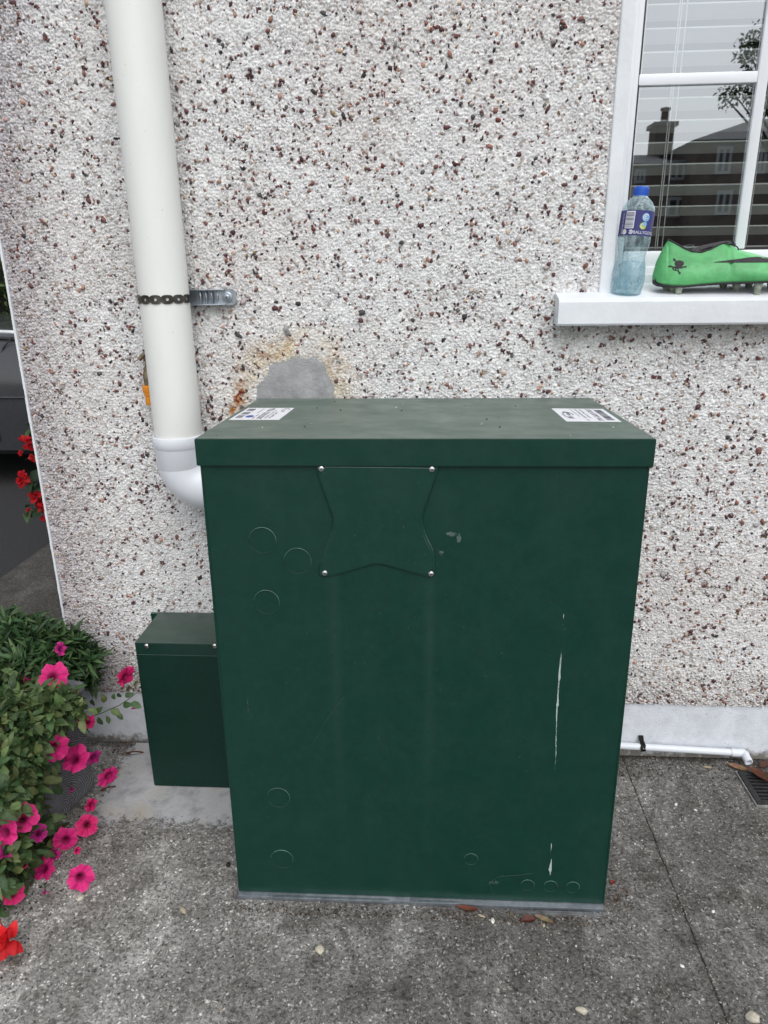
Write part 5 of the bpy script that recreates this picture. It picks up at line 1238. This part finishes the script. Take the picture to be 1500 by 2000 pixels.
sm = MB(); sm.tube([(x, CY-.013, .56) for x in xs_c[3:-3]], .006, 6); sm.build('side_crease', M_car, car, smooth='all')

# ------------------------------------------------------------------ hedge beyond the car
hd = empty('hedge', (-5, 6.3, 0), label='leafy green hedge beyond the parked dark car', cat='hedge')
r = np.random.default_rng(77); n = 9000
pos = np.c_[r.uniform(-8, -2.2, n), 6.0+r.random(n)**1.6*.6, r.uniform(.2, 3.2, n)]; lump = np.sin(pos[:, 0]*5)*.12+np.sin(pos[:, 2]*4+pos[:, 0]*2)*.12; pos[:, 1] += lump
L = r.uniform(.05, .11, n); cl = np.array([(.03, .06, .015), (.06, .10, .02), (.09, .13, .03), (.02, .04, .012)])[r.integers(0, 4, n)]*(.6+.7*r.random((n, 1)))
v, f, c = leafset(pos, unit(r, n)+np.array([0, -.5, .2]), np.tile([0, -.6, .6], (n, 1))+r.normal(0, .5, (n, 3)), L, L*.5, cl, 7); npmesh('crown', v, f, c, M_leaf, hd)
mb = MB()
for k in range(12): x = -7.8+k*.5; mb.tube([(x, 6.5, 0), (x+.1, 6.5, 1.4), (x-.05, 6.5, 2.8)], [.04, .03, .01], 6)
mb.build('trunk', simple('bark', (.05, .04, .03), .9), hd)
MB().box((-8, 6.75, 0), (-2.2, 6.8, 3.0)).build('back_fence', simple('old_board', (.02, .022, .016), .9), hd)

# ------------------------------------------------------------------ the street side, seen mirrored in the window
GY = .098
def REF(px, py, dist):              # where the mirrored line of sight reaches y = -dist
    d = ray(px, py); t = (GY-CAM.y)/d.y; h = CAM+d*t; t2 = (h.y+dist)/d.y
    return Vector((h.x+d.x*t2, -dist, h.z+d.z*t2))
D = 26
nh = empty('house_opposite', (REF(1350, 400, D).x, -D, 0), label='brick house with slate roof and chimney, mirrored in the window glass', cat='house')
M_brick = simple('brown_brick', (.17, .14, .125), .9, var=.25, nscale=3, bs=0); M_slate = simple('roof_slate', (.10, .105, .115), .8, var=.2, nscale=4, bs=0)
a = REF(1229, 322, D); b = REF(1290, 272, D); c = REF(1330, 272, D); d = REF(1385, 238, D-.5); e = REF(1500, 200, D-1)
ez = REF(1300, 318, D).z
rx0, rx1 = a.x-.0, e.x+9
mb = MB(); mb.box((a.x+.3, -D-8, 0), (rx1, -D, ez)); mb.build('wall', M_brick, nh)
mb = MB()
# main roof: a hip rising from the left eave to the ridge
hip = Vector((b.x, -D-3.6, b.z))
mb.add([(a.x, -D+.35, ez-.05), (rx1, -D+.35, ez-.05), (rx1, -D-3.6, b.z), (hip.x, -D-3.6, b.z), (a.x, -D-8, ez-.05), (rx1, -D-8, ez-.05)], [[0, 1, 2, 3], [0, 3, 4], [3, 2, 5, 4], [0, 4, 5, 1]])
rf = mb.build('roof', M_slate, nh)
# a taller cross wing further along
c0 = REF(1330, 276, D-1.2); c1 = REF(1500, 192, D-1.2); ze2 = REF(1400, 272, D-1.2).z; zr = REF(1470, 196, D-1.2).z
mb = MB(); wx0 = REF(1345, 300, D-1.2).x; wx1 = wx0+8; mb.box((wx0+.3, -D-6, 0), (wx1, -D+1.2, ze2)); mb.build('wall', M_brick, nh)
mb = MB(); xm = (wx0+wx1)/2; mb.add([(wx0, -D+1.5, ze2-.05), (wx1, -D+1.5, ze2-.05), (xm+.8, -D-2, zr), (xm-.8, -D-2, zr), (wx0, -D-6, ze2-.05), (wx1, -D-6, ze2-.05)], [[0, 1, 2, 3], [0, 3, 4], [3, 2, 5, 4], [1, 5, 2], [0, 4, 5, 1]]); mb.build('roof', M_slate, nh)
k0 = REF(1275, 262, D+3.4); k1 = REF(1311, 262, D+3.4); kt = REF(1293, 240, D+3.2).z; kp = REF(1296, 211, D+3.4).z
mb = MB(); mb.box((k0.x, -D-3.9, ez), (k1.x, -D-3.0, kt-.15)); mb.box((k0.x-.1, -D-4.0, kt-.15), (k1.x+.1, -D-2.9, kt)); ch = mb.build('chimney', M_brick, rf)
mb = MB(); xm_ = (k0.x+k1.x)/2; mb.lathe([(.17, kt), (.15, kt+.1), (.14, kp-.12), (.20, kp-.05), (.18, kp)], Matrix.Translation((xm_+.05, -D-3.4, 0)), 14); mb.build('chimney_pot', simple('clay_pot', (.2, .15, .12), .8, bs=0), rf)
M_farframe = simple('far_frame', (.42, .44, .47), .5, bs=0); M_pane = simple('far_pane', (.02, .022, .025), .1, bs=0)
for px0, py0, px1, py1, dd_ in ((1305, 312, 1340, 352, D-.04), (1238, 330, 1262, 358, D-.04), (1395, 285, 1432, 340, D-1.24), (1470, 290, 1500, 340, D-1.24), (1395, 372, 1432, 420, D-1.24), (1300, 385, 1345, 425, D-.04)):
    p0 = REF(px0, py1, dd_); p1 = REF(px1, py0, dd_); yy = p0.y
    fr = MB(); t_ = .09
    for A, B in (((p0.x, yy-.03, p0.z), (p1.x, yy+.03, p0.z+t_)), ((p0.x, yy-.03, p1.z-t_), (p1.x, yy+.03, p1.z)), ((p0.x, yy-.031, p0.z+t_), (p0.x+t_, yy+.031, p1.z-t_)), ((p1.x-t_, yy-.031, p0.z+t_), (p1.x, yy+.031, p1.z-t_)), (((p0.x+p1.x)/2-t_/2, yy-.032, p0.z+t_), ((p0.x+p1.x)/2+t_/2, yy+.032, p1.z-t_))): fr.box(A, B)
    fo = fr.build('window', M_farframe, nh); MB().box((p0.x+t_, yy-.028, p0.z+t_), (p1.x-t_, yy+.01, p1.z-t_)).build('pane', M_pane, fo)
# tree mirrored in the upper right of the glass
DT = 9
tr = REF(1530, 160, DT)
tree = empty('tree', (tr.x, -DT, 0), label='loose leafed tree mirrored at the right of the window glass', cat='tree')
r = np.random.default_rng(55); sets = []; tm = MB()
tm.tube([(tr.x+.4, -DT, 0), (tr.x+.38, -DT, 1.2), (tr.x+.3, -DT+.1, 2.4), (tr.x+.2, -DT, 3.6), (tr.x+.15, -DT, 4.6)], [.13, .10, .08, .05, .02], 10)
for px, py, rx, n in ((1462, 92, .17, 60), (1482, 110, .18, 80), (1450, 108, .10, 26), (1500, 70, .22, 110), (1430, 178, .12, 36), (1455, 172, .17, 70), (1480, 165, .20, 110), (1420, 195, .10, 26), (1500, 185, .25, 140), (1540, 140, .45, 380), (1580, 60, .5, 380), (1600, 220, .5, 300), (1470, 75, .07, 16), (1408, 182, .05, 9)):
    c = REF(px, py, DT); n = int(n*1.7); u = unit(r, n)*r.random((n, 1))**.4*rx*1.15; pos = np.array(V3(c))+u; L = r.uniform(.035, .07, n)
    sets.append(leafset(pos, unit(r, n)+np.array([0, 0, -.4]), unit(r, n)+np.array([0, 0, .6]), L, L*.5, np.array([[.05, .09, .025]])*(.6+.8*r.random((n, 1))), 5))
    s0_ = Vector((tr.x+.3, -DT, 2.2)); tm.tube([s0_, s0_.lerp(c, .5)+Vector((0, 0, .1)), c], [.03, .018, .006], 5)
v, f, c = cat(sets); npmesh('crown', v, f, c, M_leaf, tree); tm.build('trunk', simple('tree_bark', (.06, .05, .04), .9, bs=0), tree, smooth='all')

# ------------------------------------------------------------------ loose things on the paving
def dead_leaf(px, py, L, W_, ang, colr, label, roll=.3, lift=.006, z=0):
    p = U(px, py, z=z+lift); o = None; nx, ny = 8, 6; vs = []; rr = random.Random(px)
    for i in range(nx+1):
        t = i/nx; w_ = W_*math.sin(math.pi*min(1, t*.92+.04))**.8
        for j in range(ny+1):
            s_ = j/ny-.5; x = (t-.5)*L; y = s_*2*w_/2; zz_ = abs(s_)*2*w_*roll+.25*L*roll*(2*t-1)**2+rr.uniform(-.0006, .0006); vs.append((x, y, zz_))
    mb = MB(); a = rad(ang); vs = [(p.x+x*math.cos(a)-y*math.sin(a), p.y+x*math.sin(a)+y*math.cos(a), max(.0012, p.z-lift+.0015+zz_)) for x, y, zz_ in vs]
    n = len(vs); fs = [[i*(ny+1)+j, i*(ny+1)+j+1, (i+1)*(ny+1)+j+1, (i+1)*(ny+1)+j] for i in range(nx) for j in range(ny)]
    mb.add(vs, fs); mb.c = [tuple(x*(.65+.6*rr.random()) for x in colr) for _ in vs]; o = mb.build('dead_leaf', M_leaf, colors=True, smooth='all')
    return tag(o, label, 'leaf', 'fallen dead leaves on the paving')
dead_leaf(912, 1776, .045, .012, -8, (.17, .05, .025), 'curled rust brown leaf at the foot of the boiler casing, left of the others', .7)
dead_leaf(1032, 1796, .030, .018, 10, (.12, .03, .02), 'dark red dead leaf at the foot of the boiler casing', .4)
dead_leaf(1062, 1795, .038, .012, -25, (.26, .19, .12), 'pale tan dead leaf touching the dark red one', .5)
dead_leaf(1000, 1786, .014, .006, -60, (.25, .20, .13), 'small upright tan leaf scrap under the casing edge', .8)
dead_leaf(1442, 1500, .050, .020, -30, (.30, .17, .09), 'light brown leaf under the end of the waste pipe', .45)
dead_leaf(1482, 1515, .060, .028, -60, (.15, .065, .035), 'large dark brown leaf on the drain grate', .5, z=.006)
dead_leaf(1498, 1495, .045, .026, 20, (.10, .04, .025), 'darkest brown leaf against the wall behind the drain grate', .4)
dead_leaf(1383, 1498, .024, .010, -8, (.40, .32, .22), 'small pale tan leaf left of the waste pipe end', .4)
dead_leaf(262, 1470, .050, .016, 5, (.13, .04, .03), 'dark red leaf by the plinth left of the small cover box', .3)
dead_leaf(210, 1540, .040, .012, 25, (.14, .055, .03), 'brown leaf beside the planter under a petunia flower', .4)
dead_leaf(1197, 1722, .014, .010, 50, (.25, .05, .03), 'tiny red leaf scrap at the right side of the boiler casing', .5)
dead_leaf(388, 1541, .022, .008, 3, (.10, .05, .03), 'dark brown leaf under the edge of the small cover box', .3)
def pebble(px, py, R_, colr, label, st=(1, .7, .5), seed=0):
    p = U(px, py, z=0); r = np.random.default_rng(seed+200); bm = bmesh.new(); bmesh.ops.create_icosphere(bm, subdivisions=2, radius=1)
    a = r.random()*3
    for v in bm.verts:
        k = 1+.30*mnoise.noise(Vector(v.co)*1.3+Vector((seed, 0, 0)))+.1*mnoise.noise(Vector(v.co)*4); x, y, z_ = (v.co[i]*k*R_*st[i] for i in range(3)); v.co = (p.x+x*math.cos(a)-y*math.sin(a), p.y+x*math.sin(a)+y*math.cos(a), max(.0003, z_+R_*st[2]*.7))
    mb = MB(); mb.frombm(bm); mb.c = [colr]*len(mb.v); return tag(mb.build('pebble', M_stone, colors=True, smooth=35), label, 'pebble', 'loose pebbles on the paving')
for i, a in enumerate((
    (625, 1857, .0105, (.50, .46, .36), 'rounded cream pebble on the paving, below the middle of the casing', (1, .85, .6)),
    (1136, 1976, .0105, (.52, .48, .38), 'angular cream pebble standing at the bottom edge, right of centre', (1, .62, .5)),
    (158, 1756, .0075, (.50, .48, .40), 'pale pebble on the paving just right of the petunias', (1, .75, .6)),
    (358, 1780, .0115, (.40, .35, .26), 'oblong beige chip between the petunias and the casing', (1, .45, .4)),
    (962, 1800, .0060, (.68, .66, .60), 'small white pebble in front of the curled rust leaf', (1, .7, .5)),
    (940, 1790, .0080, (.42, .35, .24), 'thin tan twig chip beside the small white pebble', (1, .3, .3)),
    (1470, 1992, .0110, (.50, .46, .38), 'cream pebble at the lower right corner', (1, .9, .7)),
    (1393, 1781, .0040, (.75, .73, .68), 'tiny white pebble right of the paving joint, alone', (1, .8, .6)),
    (1332, 1888, .0040, (.70, .68, .62), 'tiny white pebble left of the paving joint, low down', (1, .8, .6)),
    (1320, 1572, .0050, (.72, .70, .66), 'white chip on the dark slab below the waste pipe', (1, .7, .5)),
    (1358, 1583, .0036, (.75, .73, .70), 'smaller white chip just right of the other below the waste pipe', (1, .8, .6)),
    (1062, 1808, .0050, (.45, .36, .22), 'tan seed husk under the pale tan leaf', (1, .5, .4)),
    (446, 1690, .0070, (.03, .027, .025), 'black crumb of dirt at the left edge of the casing, higher one', (1, .7, .5)),
    (1242, 1516, .0065, (.12, .11, .10), 'dark pebble lying on the joint near the wall', (1, .8, .6)))): pebble(*a, seed=i)
# the lump of sealant at the casing's bottom left corner
p = Vector((-.0065, -.5035, 0)); r3 = np.random.default_rng(5)
bm = bmesh.new(); bmesh.ops.create_icosphere(bm, subdivisions=3, radius=1)
for v in bm.verts: v.co = (p.x+v.co.x*.0050, p.y+.002+v.co.y*.006, .0125+v.co.z*.013*(1-.3*v.co.z))
mb = MB(); mb.frombm(bm); tag(mb.build('sealant_lump', simple('sealant', (.11, .105, .10), .7), smooth='all'), 'grey lump of sealant at the bottom left corner of the casing', 'sealant')
# countless crumbs: one object
r = np.random.default_rng(91); P = []; S_ = []; C_ = []
def crumbs(n, x0, x1, y0, y1, s0, s1, cols, pw=1):
    cols = np.array(cols)
    P.append(np.c_[r.uniform(x0, x1, n), y1-(y1-y0)*r.random(n)**pw, np.full(n, .0008)]); S_.append(r.lognormal(math.log(s0), .35, n).clip(.0004, s1)); C_.append(cols[r.integers(0, len(cols), n)]*(.6+.7*r.random((n, 1))))
gry = [(.36, .35, .33), (.45, .44, .42), (.26, .25, .24), (.10, .095, .09), (.20, .18, .16), (.05, .045, .04)]
crumbs(13000, -.45, 1.35, -.85, -.01, .0013, .0030, gry)
crumbs(900, -.45, 1.35, -.85, -.01, .0017, .0036, [(.58, .56, .52), (.5, .5, .48), (.06, .055, .05), (.30, .25, .18)])
crumbs(1500, .74, 1.35, -.10, -.004, .0016, .004, [(.03, .026, .02), (.05, .04, .03), (.09, .07, .05)], 2.5)
crumbs(500, -.46, -.05, -.06, -.004, .0018, .004, [(.03, .026, .02), (.05, .04, .03), (.12, .05, .035)], 2)
crumbs(700, .0, .75, -.535, -.508, .0013, .0035, [(.03, .026, .02), (.12, .06, .03), (.08, .07, .05)], .6)
crumbs(350, .74, .80, -.50, -.1, .0016, .004, [(.05, .04, .03), (.12, .05, .03), (.2, .18, .14)])
crumbs(300, -.52, -.36, -.65, -.20, .0018, .004, [(.03, .026, .02), (.06, .045, .03)])
v, f, c = stones(np.concatenate(P), np.concatenate(S_), np.concatenate(C_), r, 2); o = npmesh('grit', v, f, c, M_stone); tag(o, 'loose grit and crumbs of dirt scattered over the concrete paving', 'grit', kind='stuff')
for o in list(bpy.data.objects):
    if '_m' in o: del o['_m']
